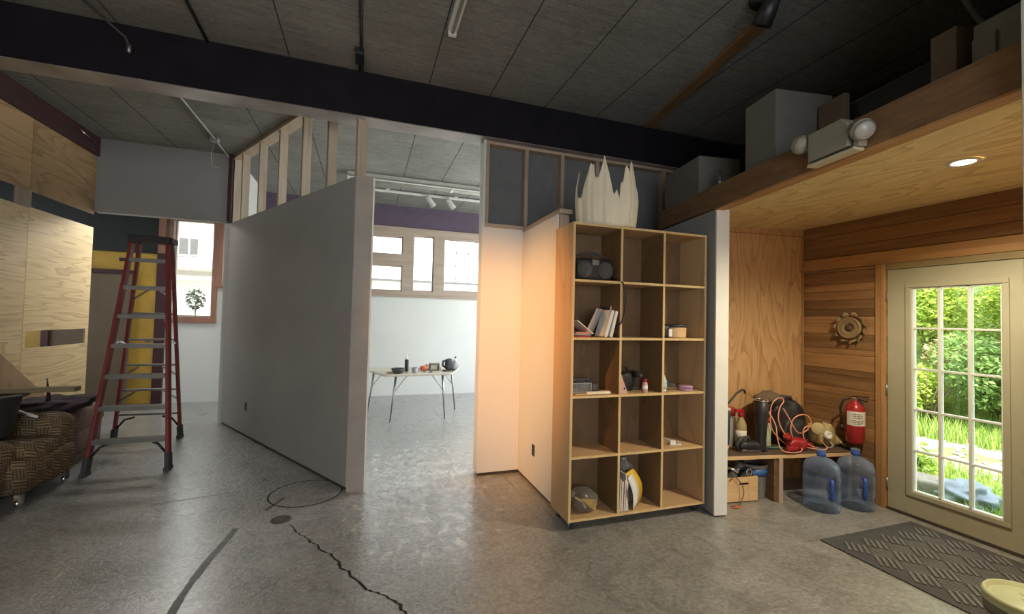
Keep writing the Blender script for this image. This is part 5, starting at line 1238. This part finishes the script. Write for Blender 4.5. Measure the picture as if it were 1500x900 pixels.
# house and hedge seen through the far windows
def house(label, x, y, w, d, h, rz=0):
    r = thing('house', label, 'house', (x, y, GZ), rz)
    wl_ = MB(); wl_.box(-w/2,w/2,-d/2,d/2,0,h); wl_.build('wall', M['siding'], r)
    m = MB(); m.add([(-w/2-.3,-d/2-.4,h-.1),(w/2+.3,-d/2-.4,h-.1),(w/2+.3,0,h+d*.32),(-w/2-.3,0,h+d*.32),(-w/2-.3,d/2+.4,h-.1),(w/2+.3,d/2+.4,h-.1)],[(0,1,2,3),(3,2,5,4),(0,3,4),(1,5,2)]); m.build('roof', M['shingle'], r)
    for k in range(3):
        fx = -w/2+w*(k+.6)/3.3; f_ = MB().box(fx-.5,fx+.5,-d/2-.06,-d/2-.001,h*.45,h*.45+1.2).build('window', M['white'], r); MB().box(fx-.42,fx+.42,-d/2-.07,-d/2-.061,h*.45+.08,h*.45+1.12).build('pane', M['blue'] if False else M['paper_grey'], f_)
    return r
h1 = thing('house', 'pale house with a porch roof seen through the tall far left window', 'house', (0, 16, GZ))
MB().box(-10,-2.2,0,6,0,4.62).build('wall', M['siding'], h1)
MB().box(-10.3,-1.9,-.3,6.3,4.62,4.8).build('roof', M['shingle'], h1)
for fx in (-8.2,-5.32,-3.3):
    f_ = MB().box(fx-.34,fx+.34,-.05,-.001,3.42,4.05).build('window', M['white'], h1); MB().box(fx-.24,fx+.0,-.06,-.051,3.47,3.98).box(fx+.05,fx+.26,-.06,-.051,3.47,3.98).build('pane', M['rubber'], f_)
m = MB(); m.add([(-10,-.9,2.98),(-2,-.9,2.98),(-2,0,3.42),(-10,0,3.42),(-10,-.9,2.9),(-2,-.9,2.9),(-2,0,3.34),(-10,0,3.34)],[(0,1,2,3),(4,7,6,5),(0,4,5,1),(1,5,6,2),(2,6,7,3),(3,7,4,0)]); m.build('porch_roof', M['shingle'], h1)
MB().box(-10,-2,-.95,-.85,2.60,2.74).build('porch_beam', M['tan'], h1)
for x in (-9.5,-6.4,-3.3): MB().box(x-.06,x+.06,-.94,-.86,0,2.6).build('porch_post', M['white'], h1)
h2_ = thing('house', 'low pale house with a dark gutter seen through the far room windows', 'house', (0, 27, GZ))
MB().box(-4,9,0,6,0,3.85).build('wall', M['siding'], h2_)
m = MB(); m.add([(-4.4,-.5,3.9),(9.4,-.5,3.9),(9.4,3,5.9),(-4.4,3,5.9),(-4.4,6.5,3.9),(9.4,6.5,3.9)],[(0,1,2,3),(3,2,5,4),(0,3,4),(1,5,2)]); m.build('roof', M['white'], h2_)
MB().box(-4.4,9.4,-.6,-.5,3.78,3.92).build('gutter', M['rubber'], h2_)
for fx in (-1.0, 4.2): f_ = MB().box(fx-.6,fx+.6,-.05,-.001,1.4,2.8).build('window', M['white'], h2_); MB().box(fx-.5,fx+.5,-.06,-.051,1.5,2.7).build('pane', M['tarp'], f_)
struct('ground_outside', MB().box(-20, 4.4, 8.96, 45, GZ-.05, GZ), M['gravel'], 'pale yard outside the far windows', 'ground')
def fence(label, x0, x1, y, h):
    r = thing('fence', label, 'fence', (0, y, GZ))
    m = MB()
    n = int((x1-x0)/.16)
    for k in range(n): m.box(x0+k*.16, x0+k*.16+.14, -.01, .01, .05, h)
    m.build('boards', M['siding'], r)
    MB().box(x0,x1,.011,.05,h*.75,h*.75+.08).build('rail', M['stud'], r)
fence('pale board fence across the yard outside the far left window', -9, -2.0, 14.0, 1.72)
M['bush_dark'] = leafmat('dark bush leaf', (.012, .02, .012), (.03, .05, .03))
rs = random.Random(8); r = thing('shrub', 'small dark bush before the fence outside the far left window', 'shrub', (-3.96, 12.5, GZ)); m = MB(); leafcloud(m, (0,0,1.98), .20, .2, .26, 170, .10, rs); m.build('foliage', M['bush_dark'], r); MB().cyl((0,0,-.02),(0,0,1.9),.02,8).build('stem', M['bark'], r)
r = thing('hedge', 'tall green hedge outside the far room windows', 'hedge', (.6, 22, GZ)); m = MB()
for k in range(6): leafcloud(m, (-2.5+k*.62,0,1.7), .7,.4,1.3, 700, .16, rs)
m.build('foliage', M['leaf_d'], r); MB().box(-2.6,.8,-.05,.05,0,1.6).build('stem', M['bark'], r)
# ================================================================== LIGHT
W = bpy.data.worlds.new('sky'); SC.world = W; W.use_nodes = True
bg = W.node_tree.nodes['Background']; bg.inputs['Color'].default_value = (.93, .97, 1, 1); bg.inputs['Strength'].default_value = 6
def area(name, loc, look, sx, sy, power, col=(1,1,1), portal=False):
    l = bpy.data.lights.new(name, 'AREA'); l.shape = 'RECTANGLE'; l.size = sx; l.size_y = sy; l.energy = power; l.color = col
    o = bpy.data.objects.new(name, l); COL.objects.link(o); o.location = loc
    o.rotation_euler = (V(look)-V(loc)).to_track_quat('-Z', 'Y').to_euler()
    if portal: l.cycles.is_portal = True
    return o
def portal(n, x, y, z, dx, dy, dz, sx, sy): area(n, (x,y,z), (x+dx,y+dy,z+dz), sx, sy, 1, portal=True)
for k, (u0, u1, z0, z1) in enumerate([(-3.13,-2.555,1.475,3.14), (-2.395,-1.945,2.03,3.14)] + h2):
    portal('window_portal', (u0+u1)/2, FY+.16, (z0+z1)/2, 0, -1, 0, u1-u0, z1-z0)
portal('door_portal', 4.46, 2.045, 1.05, -1, 0, 0, .56, 1.7)
area('far_room_added_fill', (4.40, 6.45, 2.1), (3.0, 6.45, 2.0), 2.8, 2.1, 200, (.95,.98,1))  # unseen area lamp added to brighten the far room
area('far_left_added_fill', (-6.3, 7.5, 2.05), (-4, 7.4, 1.6), 1.75, 1.65, 4, (.95,.98,1))  # unseen lamp added to lift the left room behind the plywood
area('left_room_added_fill', (-2.55, 7.75, 3.08), (-3.1, 6.4, 1.3), 1.2, .16, 34, (1,.97,.9))  # added lamp hidden behind the header, no fixture; brightens the plywood
area('rear_added_fill', (-.4, -3.42, 1.9), (-.4, 0, 1.2), 4.2, 1.9, 6, (.95,.98,1))  # general fill added behind the camera
def spot(name, loc, look, power, ang, blend, col, r=.04):
    l = bpy.data.lights.new(name, 'SPOT'); l.energy = power; l.spot_size = ang; l.spot_blend = blend; l.color = col; l.shadow_soft_size = r
    o = bpy.data.objects.new(name, l); COL.objects.link(o); o.location = loc
    o.rotation_euler = (V(look)-V(loc)).to_track_quat('-Z', 'Y').to_euler(); return o
spot('warm_wall_spot', (-1.2, 1.5, 3.5), (1.36, 3.98, 1.2), 1150, math.radians(37), 1.0, (1, .44, .115))
spot('alcove_downlight', (3.26, 1.5, 2.505), (3.26, 1.5, 0), 190, math.radians(160), .6, (1, .86, .6), .05)
s = bpy.data.lights.new('sun', 'SUN'); s.energy = 19; s.angle = math.radians(8); s.color = (1, .96, .85)
so = bpy.data.objects.new('sun', s); COL.objects.link(so); so.rotation_euler = V((.36, .62, -1.0)).to_track_quat('-Z', 'Y').to_euler()

# ================================================================== CAMERA
cam = bpy.data.cameras.new('camera'); co = bpy.data.objects.new('camera', cam); COL.objects.link(co)
cam.sensor_fit = 'HORIZONTAL'; cam.sensor_width = 36; cam.lens = 629.16/1500*36; cam.clip_start = .02
yaw, pit, rol = .32803, .029263, .023355
f = V((math.sin(yaw)*math.cos(pit), math.cos(yaw)*math.cos(pit), math.sin(pit))); r = V((math.cos(yaw), -math.sin(yaw), 0)); u = r.cross(f)
r2 = r*math.cos(rol) + u*math.sin(rol); u2 = -r*math.sin(rol) + u*math.cos(rol)
co.matrix_world = Matrix(((r2.x,u2.x,-f.x,0),(r2.y,u2.y,-f.y,0),(r2.z,u2.z,-f.z,1.55),(0,0,0,1)))
SC.camera = co
vs_ = SC.view_settings; vs_.view_transform = 'Standard'; vs_.look = 'None'; vs_.gamma = 1; vs_.exposure = 0; vs_.use_curve_mapping = False
SC.cycles.use_denoising = True
SC.cycles.max_bounces = 10; SC.cycles.diffuse_bounces = 6; SC.cycles.transparent_max_bounces = 16
SC.cycles.sample_clamp_indirect = 6; SC.cycles.caustics_reflective = False; SC.cycles.caustics_refractive = False
